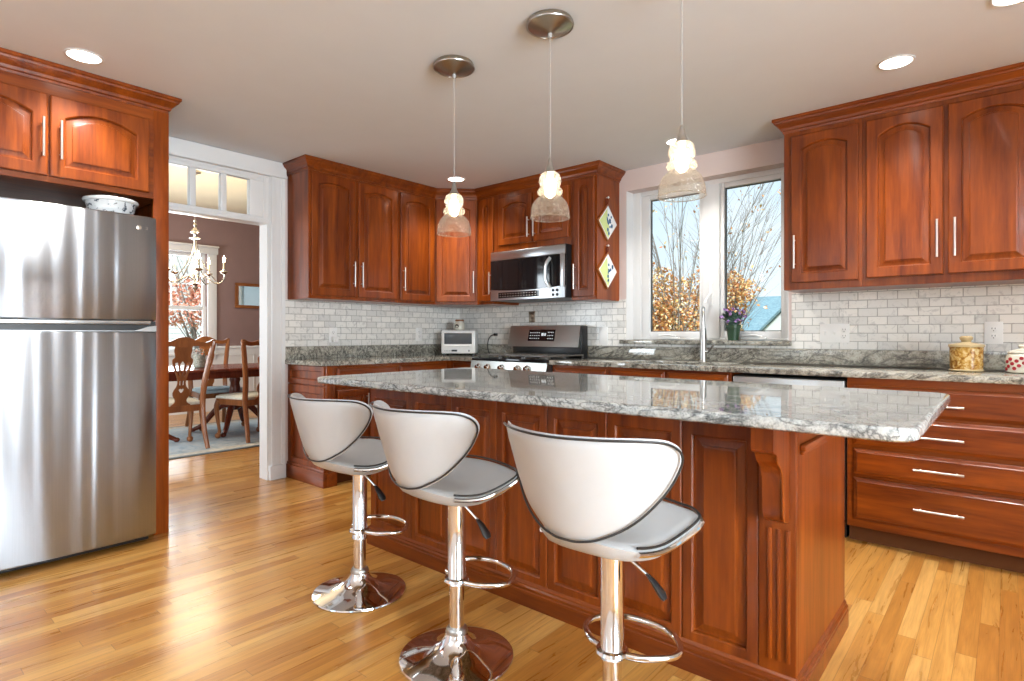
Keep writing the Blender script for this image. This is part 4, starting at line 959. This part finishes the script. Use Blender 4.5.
# ------------------------------------------------------------------ pendants and recessed lights
def make_pendant(x, y):
    t = thing('pendant_light', 'x', 'pendant light', (x, y, H), 'pendants over the island')
    b = B(); b.lathe([(.094, H), (.099, H-.010), (.099, H-.020), (.092, H-.024), (.03, H-.045), (.008, H-.052), (0, H-.053)], (x, y, 0), 40); obj('canopy', b, 'bronze_nickel', t)
    b = B(); b.tube([(x+.098*math.cos(a*PI/20), y+.098*math.sin(a*PI/20), H-.021) for a in range(40)], .0045, 8, True); obj('canopy_rim', b, 'nickel', t)
    b = B(); b.cyl((x, y, H-.04), (x, y, 1.85), .0018, seg=8); b.cyl((x, y, H-.07), (x, y, H-.045), .009, seg=12); obj('cord', b, 'cordgrey', t)
    b = B(); b.lathe([(.005, 1.860), (.008, 1.850), (.013, 1.825), (.022, 1.805), (.030, 1.797), (.028, 1.795), (0, 1.795)], (x, y, 0), 24); obj('cap', b, 'nickel', t)
    zb = 1.604
    pr = [(.028, .195), (.040, .185), (.0465, .165), (.046, .150), (.0395, .132), (.047, .126), (.0535, .116), (.0525, .104), (.043, .094), (.050, .088), (.066, .072), (.076, .052), (.081, .030), (.083, .004), (.082, .0)]
    b = B(); sp_ = spline([(r, z, 0) for r, z in pr], 3); b.lathe([(p.x, zb+p.y) for p in sp_], (x, y, 0), 40, False, False); sh = obj('glass_shade', b, 'seeded', t, angle=70)
    b = B(); b.tube([(x+.0825*math.cos(a*PI/20), y+.0825*math.sin(a*PI/20), zb+.001) for a in range(40)], .0022, 6, True); obj('shade_rim', b, 'seeded', sh)
    b = B(); b.lathe([(.012, 1.796), (.012, 1.775), (.021, 1.765), (.025, 1.735), (.021, 1.705), (.008, 1.692), (0, 1.690)], (x, y, 0), 18); obj('bulb', b, 'bulb', t)
    return t
pd_ = make_pendant(2.220, -2.184)
for i, (x, lab) in enumerate(((2.220, 'pendant light farthest left, over the island end by the door casing'), (2.808, 'middle pendant light, in front of the microwave cabinets'), (3.396, 'pendant light in front of the window, its ceiling canopy out of frame'))):
    if i == 0: pd_['label'] = lab
    else: dup(pd_, (x, -2.184, H), 0, lab)
    lamp('pendant_glow', 'SPOT', (x, -2.184, 1.60), 3, (1, 0.9, 0.74), spot_size=math.radians(150), spot_blend=0.8, shadow_soft_size=0.04)
def make_can(x, y):
    t = thing('recessed_light', 'x', 'ceiling light', (x, y, H), 'recessed ceiling lights')
    b = B(); b.lathe([(.079, H-.0005), (.079, H-.004), (.074, H-.006), (.068, H-.005), (.066, H-.0005)], (x, y, 0), 36, False, False); obj('trim_ring', b, 'white_trim', t)
    b = B(); b.lathe([(.0665, H-.001), (.065, H-.003), (0, H-.004)], (x, y, 0), 32); obj('lens', b, 'can_glow', t)
    return t
cans = [(0.941, -3.391, 'glowing recessed ceiling light above the refrigerator cabinet'), (0.71, -0.728, 'glowing recessed ceiling light by the corner cabinets, behind the left pendant'), (2.556, -0.40, 'glowing recessed ceiling light behind the pendant by the window'),
        (3.866, -0.792, 'glowing recessed ceiling light in front of the right wall cabinets'), (4.30, -1.15, 'glowing recessed ceiling light cut off by the top photo edge')]
cn = make_can(*cans[0][:2])
for i, (x, y, lab) in enumerate(cans):
    if i == 0: cn['label'] = lab
    else: dup(cn, (x, y, H), 0, lab)
    lamp('recessed_beam', 'SPOT', (x, y, H-.02), 88, (1, 0.965, 0.91), spot_size=math.radians(125), spot_blend=0.9, shadow_soft_size=0.07)
# ------------------------------------------------------------------ dining room furniture
RUG = (-3.25, -1.35, -3.7, 0.35)
t = thing('area_rug', 'pale blue grey area rug with dark edge under the dining table', 'rug', (-2.3, -1.7, 0))
b = B(); b.box(RUG[0]+.16, RUG[1]-.16, RUG[2]+.16, RUG[3]-.16, 0.0005, .011, .002); obj('field', b, 'rug', t)
def frame_mesh(x0, x1, y0, y1, w, z0, z1):
    b = B(); b.box(x0, x1, y0, y0+w, z0, z1, .002); b.box(x0, x1, y1-w, y1, z0, z1, .002); b.box(x0, x0+w, y0+w, y1-w, z0, z1, .002); b.box(x1-w, x1, y0+w, y1-w, z0, z1, .002); return b
obj('cream_band', frame_mesh(RUG[0]+.045, RUG[1]-.045, RUG[2]+.045, RUG[3]-.045, .115, .0005, .0112), 'rug_band', t)
obj('border', frame_mesh(*RUG, .045, .0005, .0108), 'rug_edge', t)

def make_chair():
    t = thing('dining_chair', 'x', 'chair', (0, 0, 0), 'carved dining chairs')
    lean = lambda z: -.205-.085*max(0, (z-.42)/.62)**1.2
    for s in (-1, 1):
        b = B(); pts = spline([(s*.215, -.285, 0.0), (s*.20, -.235, .20), (s*.198, -.205, .42), (s*.205, lean(.62), .62), (s*.235, lean(.82), .82), (s*.262, lean(.98), .98), (s*.272, lean(1.03), 1.035)], 5)
        b.tube(pts, [.021+.007*math.sin(PI*k/(len(pts)-1)) for k in range(len(pts))], 8); obj('rear_leg', b, 'chairwood', t)
        b = B(); pts = spline([(s*.235, .205, .40), (s*.25, .225, .33), (s*.243, .215, .20), (s*.232, .205, .09), (s*.236, .215, .034)], 5)
        b.tube(pts, [.034-.018*min(1, k/(len(pts)*.6)) for k in range(len(pts))], 10); b.ball((s*.238, .22, .031), .031, 14, (1, 1.1, 1)); obj('front_leg', b, 'chairwood', t)
    # crest rail: serpentine with a central rise
    up = spline([(-.285, 1.045, 0), (-.262, 1.052, 0), (-.20, 1.025, 0), (-.12, 1.035, 0), (-.055, 1.068, 0), (0, 1.078, 0), (.055, 1.068, 0), (.12, 1.035, 0), (.20, 1.025, 0), (.262, 1.052, 0), (.285, 1.045, 0)], 4)
    dn = spline([(.278, 1.015, 0), (.20, .985, 0), (.12, .99, 0), (.07, .985, 0), (0, .98, 0), (-.07, .985, 0), (-.12, .99, 0), (-.20, .985, 0), (-.278, 1.015, 0)], 4)
    lp = [(p.x, p.y) for p in up+dn]
    b = B(); b.rings([[(x, lean(z)+o+.05*abs(x)**1.5, z) for x, z in lp] for o in (-.013, .013)]); obj('crest_rail', b, 'chairwood', t)
    # pierced splat
    half = [(.085, .405), (.085, .43), (.055, .455), (.050, .485), (.068, .515), (.072, .55), (.06, .58), (.042, .61), (.035, .65), (.045, .70), (.068, .77), (.086, .83), (.088, .865), (.068, .885), (.070, .915), (.078, .95), (.068, .99)]
    rt = [(p.x, p.y) for p in spline([(x, z, 0) for x, z in half], 3)]
    outer = rt+[(-x, z) for x, z in reversed(rt)]
    holes = [[(0, .545), (.016, .56), (.024, .58), (.012, .59), (0, .582), (-.012, .59), (-.024, .58), (-.016, .56)]]
    for s in (-1, 1): holes.append([(s*.008, .615), (s*.020, .625), (s*.019, .665), (s*.011, .665)])
    holes.append([(0, .70), (.012, .76), (.021, .82), (.0, .852), (-.021, .82), (-.012, .76)])
    for s in (-1, 1): holes.append([(s*.018, .70), (s*.032, .715), (s*.058, .79), (s*.066, .832), (s*.04, .838), (s*.032, .80)])
    b = flat_with_holes([outer]+holes, .014)
    for v in b.bm.verts: v.co = Vector((v.co.x, lean(v.co.y)+v.co.z, v.co.y))
    obj('splat', b, 'chairwood', t)
    b = B(); b.rings([[(x, y, z) for x, y in ((-.20, -.215), (.20, -.215), (.255, .225), (-.255, .225))] for z in (.365, .425)]); obj('seat_rail', b, 'chairwood', t)
    b = B(); rs = []
    for ins, z in ((.010, .42), (0, .432), (.004, .452), (.03, .468), (.09, .476)):
        rs.append([(x, y, z) for x, y in [(-.195+ins, -.19+ins), (.195-ins, -.19+ins), (.255-ins, .235-ins), (-.255+ins, .235-ins)]])
    b.rings(rs); st_ = obj('seat', b, 'seat_cloth', t)
    return t
ch = make_chair()
ch.location = (-1.86, -2.06, .0115); ch.rotation_euler = (0, 0, math.radians(90)); ch['label'] = 'carved wooden dining chair nearest the refrigerator panel, back turned to the kitchen'
dup(ch, (-1.87, -1.29, .0115), math.radians(98), 'carved wooden dining chair by the doorway right jamb, partly hidden by it')
c3 = dup(ch, (-2.90, -1.24, .0115), math.radians(-90), 'carved dining chair with pale blue seat on the far side of the table')
for c in c3.children:
    if c.name.startswith('seat') and not c.name.startswith('seat_rail'):
        c.data = c.data.copy(); c.data.materials[0] = M['seat_blue']
dup(ch, (-2.90, -2.35, .0115), math.radians(-90), 'carved dining chair on the far side of the table, behind the refrigerator panel')

t = thing('dining_table', 'dark red mahogany double pedestal dining table beyond the doorway', 'table', (-2.42, -1.75, .0115))
b = B(); rs = []
for ins, z in ((.012, .722), (0, .730), (0, .744), (.008, .752)):
    rs.append([(x, y, z) for x, y in rounded(-2.95+ins, -1.93-ins, -3.35+ins, -0.45-ins, .12)])
b.rings(rs); obj('tabletop', b, 'mahogany', t)
obj('apron', frame_mesh(-2.86, -2.02, -3.2, -0.6, .022, .645, .722), 'mahogany', t)
for yc in (-2.27, -1.22):
    b = B(); b.lathe([(.10, .722), (.10, .70), (.055, .69), (.045, .64), (.06, .60), (.048, .56), (.065, .46), (.078, .40), (.06, .36), (.07, .33), (.068, .28), (.04, .255), (0, .25)], (-2.42, yc, 0), 28); pe = obj('pedestal', b, 'mahogany', t)
    for k in range(4):
        a = PI/4+k*PI/2+.12; b = B(); d = Vector((math.cos(a), math.sin(a), 0)); c = Vector((-2.42, yc, 0))
        pts = spline([c+d*.05+Vector((0, 0, .315)), c+d*.15+Vector((0, 0, .30)), c+d*.25+Vector((0, 0, .20)), c+d*.34+Vector((0, 0, .09)), c+d*.43+Vector((0, 0, .042))], 5)
        b.tube(pts, [.040-.018*k_/(len(pts)-1) for k_ in range(len(pts))], 10); b.ball(c+d*.44+Vector((0, 0, .037)), .026, 12, (1.2, 1.2, .95)); obj('leg', b, 'mahogany', pe)

t = thing('wicker_planter', 'grey wicker planter with pink flowers on the dining table', 'planter', (-2.35, -1.63, .7525))
b = B(); b.lathe([(.045, .7525), (.055, .76), (.06, .83), (.056, .90), (.052, .90), (.05, .86), (0, .85)], (-2.35, -1.63, 0), 20); obj('basket', b, 'basket', t)
rnd = random.Random(9); b = B(); g2 = B()
for k in range(60):
    a = rnd.uniform(0, 2*PI); r = rnd.uniform(0, .10); c = Vector((-2.35+r*math.cos(a), -1.63+r*math.sin(a), .89+rnd.uniform(0, .08)*(1-r*4)+.01)); s_ = Vector((rnd.uniform(-1, 1), rnd.uniform(-1, 1), rnd.uniform(-.5, .5))).normalized()*.016; u_ = Vector((-s_.y, s_.x, .006))
    (b if k % 3 else g2).quad(c-s_, c-u_*.5, c+s_, c+u_*.5)
obj('leaves', b, 'leaf_dark', t, recalc=False)['kind'] = 'stuff'; obj('flowers', g2, 'leaf_red', t, recalc=False)['kind'] = 'stuff'

CXY = (-2.40, -1.655)
t = thing('chandelier', 'silver chandelier with lit candle bulbs hanging in the dining room', 'chandelier', (*CXY, HD))
b = B(); b.lathe([(.06, HD), (.06, HD-.012), (.02, HD-.03), (0, HD-.031)], (*CXY, 0), 24); b.tube([(*CXY, HD-.02), (*CXY, 2.33)], .005, 8); obj('ceiling_rod', b, 'silver', t)
b = B(); b.lathe([(.006, 2.36), (.016, 2.345), (.009, 2.325), (.013, 2.31), (.02, 2.30), (.010, 2.275), (.022, 2.255), (.045, 2.235), (.047, 2.222), (.022, 2.20), (.018, 2.175), (.058, 2.16), (.058, 2.152), (.02, 2.145), (.012, 2.12), (.010, 1.80), (.020, 1.785), (.030, 1.76), (.020, 1.73), (.012, 1.70), (.05, 1.672), (.066, 1.662), (.03, 1.655), (.02, 1.64), (.028, 1.615), (.012, 1.59), (.007, 1.565), (0, 1.556)], (*CXY, 0), 24); obj('column', b, 'silver', t)
for k in range(5):
    a = YAW+math.radians(18+72*k); d = Vector((math.cos(a), math.sin(a), 0)); c = Vector((*CXY, 0)); up = lambda r, z: c+d*r+Vector((0, 0, z))
    b = B(); b.tube(spline([up(.015, 1.70), up(.07, 1.745), (up(.13, 1.715)), up(.20, 1.672), up(.265, 1.69), up(.29, 1.75), up(.285, 1.775)], 5), .0075, 8); b.tube(spline([up(.012, 2.14), up(.03, 2.02), up(.075, 1.90), up(.14, 1.79), up(.20, 1.70)], 5), .0055, 6); arm = obj('arm', b, 'silver', t)
    b = B(); b.lathe([(.006, 1.772), (.032, 1.785), (.040, 1.80), (.036, 1.806), (.014, 1.81), (.014, 1.83), (0, 1.831)], tuple(up(.285, 0)), 18); obj('bobeche', b, 'silver', arm)
    b = B(); b.lathe([(.010, 1.82), (.010, 1.905), (0, 1.906)], tuple(up(.285, 0)), 12); obj('candle_sleeve', b, 'cream_ware', arm)
    b = B(); b.lathe([(.006, 1.905), (.013, 1.925), (.012, 1.945), (.005, 1.968), (.001, 1.982)], tuple(up(.285, 0)), 12); obj('candle_bulb', b, 'flame', arm)
lamp('chandelier_glow', 'POINT', (*CXY, 2.02), 45, (1, 0.82, 0.58), shadow_soft_size=0.25)

t = thing('wall_mirror', 'wood framed mirror on the plum dining room wall', 'mirror', (-4.45, -0.02, 1.697))
b = B()
for (y0, y1, z0, z1) in ((-.342, .30, 1.84, 1.887), (-.342, .30, 1.507, 1.554), (-.342, -.292, 1.554, 1.84), (.25, .30, 1.554, 1.84)): b.box(-4.449, -4.42, y0, y1, z0, z1, .006)
obj('frame', b, 'chairwood', t); obj('mirror_glass', B().box(-4.446, -4.436, -.292, .25, 1.554, 1.84), 'mirror', t)

# ------------------------------------------------------------------ outdoors
struct(obj('ground', B().box(-40, 30, 0.9, 60, -0.8, -0.6).box(-60, -4.75, -30, 0.9, -0.8, -0.6), 'grass', smooth=False))
def leaves(b, rnd, c, rad, n, size):
    for k in range(n):
        while True:
            q = Vector((rnd.uniform(-1, 1), rnd.uniform(-1, 1), rnd.uniform(-1, 1)))
            if .25 < q.length < 1: break
        p = Vector(c)+Vector((q.x*rad[0], q.y*rad[1], q.z*rad[2]))
        a = Vector((rnd.gauss(0, 1), rnd.gauss(0, 1), rnd.gauss(0, 1))).normalized(); e = a.cross(Vector((rnd.gauss(0, 1), rnd.gauss(0, 1), rnd.gauss(0, 1)))).normalized()
        s_ = size*rnd.uniform(.6, 1.3); b.quad(p-a*s_, p+e*s_*.55, p+a*s_, p-e*s_*.55)
def branchy(b, rnd, base, n, h, spread, r0, dirbias=(0, 0), twigs=6):
    tips = []
    for k in range(n):
        a = 2*PI*k/n+rnd.uniform(-.3, .3); sp = spread*rnd.uniform(.35, 1)
        top = Vector(base)+Vector((math.cos(a)*sp+dirbias[0], math.sin(a)*sp*.7+dirbias[1], h*rnd.uniform(.75, 1.05)))
        mid = Vector(base).lerp(top, .45)+Vector((rnd.uniform(-.12, .12)-math.cos(a)*sp*.12, rnd.uniform(-.1, .1), .12))
        pts = spline([base, mid, top], 6); b.tube(pts, [r0*(1-.88*i/(len(pts)-1)) for i in range(len(pts))], 5)
        for j in range(twigs):
            f = rnd.uniform(.35, .98); p = pts[min(len(pts)-1, int(f*len(pts)))]
            d = Vector((math.cos(a+rnd.uniform(-1.0, 1.0)), math.sin(a+rnd.uniform(-1.0, 1.0))*.7, rnd.uniform(.8, 1.8))).normalized()*rnd.uniform(.4, 1.0)
            q = [p, p+d*.5+Vector((0, 0, .03)), p+d]
            b.tube(q, [r0*.22, r0*.15, r0*.06], 4); tips.append(p+d); tips.append(p+d*.6)
    return tips
rnd = random.Random(21)
def tree(name, label, cat, base, n, h, spread, r0, clumps, size, mat, tipn=0, dirbias=(0, 0), twigs=6):
    t = thing(name, label, cat, base); b = B(); tips = branchy(b, rnd, base, n, h, spread, r0, dirbias, twigs); obj('branches', b, 'bark', t)
    b = B()
    for c, rad, m in clumps: leaves(b, rnd, c, rad, m, size)
    for p in rnd.sample(tips, min(tipn, len(tips))): leaves(b, rnd, p, (.12, .12, .12), 3, size)
    f = obj('foliage', b, mat, t, smooth=False, recalc=False); f['kind'] = 'stuff'; return t
tree('autumn_tree', 'bare-topped tree with orange and yellow lower leaves outside the left window pane', 'tree', (-1.35, 8.2, -0.6), 30, 5.6, 2.4, .022,
     [((-1.9, 8.0, 2.0), (.75, .6, .72), 1700), ((-1.1, 7.9, 1.35), (.8, .6, .75), 1900), ((-1.75, 7.8, 1.0), (.7, .6, .6), 1500), ((-.9, 8.3, 2.15), (.5, .5, .4), 380)], .045, 'leaf_aut', 60, twigs=16)
tree('autumn_tree', 'yellow leaved leaning tree outside the right window pane, beside the blue roof', 'tree', (-1.0, 9.6, -0.6), 26, 4.7, 1.3, .019,
     [((-.72, 9.3, 2.0), (.58, .5, .66), 1700), ((-.78, 9.2, 1.05), (.5, .5, .7), 1900), ((-.30, 9.3, 2.15), (.32, .4, .3), 260)], .045, 'leaf_aut', 80, (0.5, 0), twigs=16)
def house(name, label, x0, x1, y0, y1, eave, ridge, along='x'):
    t = thing(name, label, 'house', ((x0+x1)/2, (y0+y1)/2, -.6)); b = B(); o = .25
    if along == 'x':
        ym = (y0+y1)/2; b.rings([[(x, y, z) for y, z in ((y0, -.6), (y1, -.6), (y1, eave), (ym, ridge-.08), (y0, eave))] for x in (x0, x1)]); obj('walls', b, 'siding', t, smooth=False)
        b = B()
        for ya, sg in ((y0-o, 1), (y1+o, -1)):
            ze = eave-o*(ridge-eave)/((y1-y0)/2); b.rings([[(x, ya, ze), (x, ym, ridge), (x, ym, ridge+.08), (x, ya, ze+.08)] for x in (x0-o, x1+o)])
    else:
        xm = (x0+x1)/2; b.rings([[(x, y, z) for x, z in ((x0, -.6), (x1, -.6), (x1, eave), (xm, ridge-.08), (x0, eave))] for y in (y0, y1)]); obj('walls', b, 'siding', t, smooth=False)
        b = B()
        for xa in (x0-o, x1+o):
            ze = eave-o*(ridge-eave)/((x1-x0)/2); b.rings([[(xa, y, ze), (xm, y, ridge), (xm, y, ridge+.08), (xa, y, ze+.08)] for y in (y0-o*.3, y1+o*.3)])
    obj('roof', b, 'shingle', t, smooth=False); return t
house('house', 'neighbouring house with a blue grey shingle roof outside the right window', -4.6, 6.0, 17.6, 24.5, 0.55, 2.62)
t = house('garage', 'white gabled garage in front of the blue grey roof outside', -1.35, 2.6, 13.0, 16.0, 0.9, 2.95, 'y')
t = thing('utility_pole', 'thin utility pole with crossarm rising behind the blue grey roof', 'pole', (-2.6, 26.5, -.6))
b = B(); b.cyl((-2.6, 26.5, -.6), (-2.6, 26.5, 4.7), .07, .05, 10); obj('post', b, 'bark', t)
b = B(); b.box(-2.95, -2.25, 26.42, 26.5, 4.2, 4.28); b.cyl((-2.85, 26.46, 3.3), (-2.85, 26.46, 4.4), .03); obj('crossarm', b, 'bark', t)
def conifer(label, base, h, r):
    t = thing('conifer', label, 'tree', base); b = B(); b.cyl(base, (base[0], base[1], base[2]+h), .12, .02, 8); obj('trunk', b, 'bark', t)
    b = B()
    for k in range(1100):
        f = rnd.random()**1.3; z = base[2]+.5+(h-.5)*f; rr = r*(1-f)*rnd.uniform(.25, 1)+.03; a = rnd.uniform(0, 2*PI); p = Vector((base[0]+rr*math.cos(a), base[1]+rr*math.sin(a), z-rr*.25)); d = Vector((math.cos(a), math.sin(a), -.15))*.22; s_ = Vector((-math.sin(a), math.cos(a), 0))*.06
        b.quad(p-d, p+s_, p+d, p-s_)
    f = obj('needles', b, 'conifer', t, smooth=False, recalc=False); f['kind'] = 'stuff'
conifer('dark green conifer beyond the roof, at the right edge of the window', (-2.2, 32.0, -.6), 6.9, 1.5)
conifer('low dark green conifer just behind the blue grey roof ridge', (-4.3, 30.0, -.6), 4.3, 1.4)
tree('autumn_shrub', 'yellow green shrub low outside the left window pane', 'shrub', (-2.9, 10.5, -0.6), 8, 2.6, 1.2, .03, [((-2.9, 10.4, 1.2), (1.1, .7, 1.0), 600), ((-2.6, 10.4, 2.0), (.7, .6, .6), 240)], .06, 'leaf_aut', 0)
tree('red_maple', 'red leaved tree outside the dining room window', 'tree', (-8.2, .75, -0.6), 10, 3.2, 1.2, .045, [((-8.2, .55, 1.75), (.7, .9, .55), 1700), ((-8.3, 1.1, 1.2), (.6, .6, .5), 380)], .045, 'leaf_red', 20)
t = thing('neighbour_house', 'white clapboard house behind the red tree outside the dining window', 'house', (-15, 4, -.6))
b = B(); b.box(-16, -14.0, -4, 9, -.6, 5.2)
for k in range(38): b.box(-14.0, -13.975, -4, 9, -.5+k*.15, -.37+k*.15)
obj('walls', b, 'siding', t, smooth=False)
b = B(); b.rings([[(x, y, z) for x, z in ((-13.5, 5.1), (-17, 5.1), (-15.2, 7.2))] for y in (-4.4, 9.4)]); obj('roof', b, 'shingle', t, smooth=False)
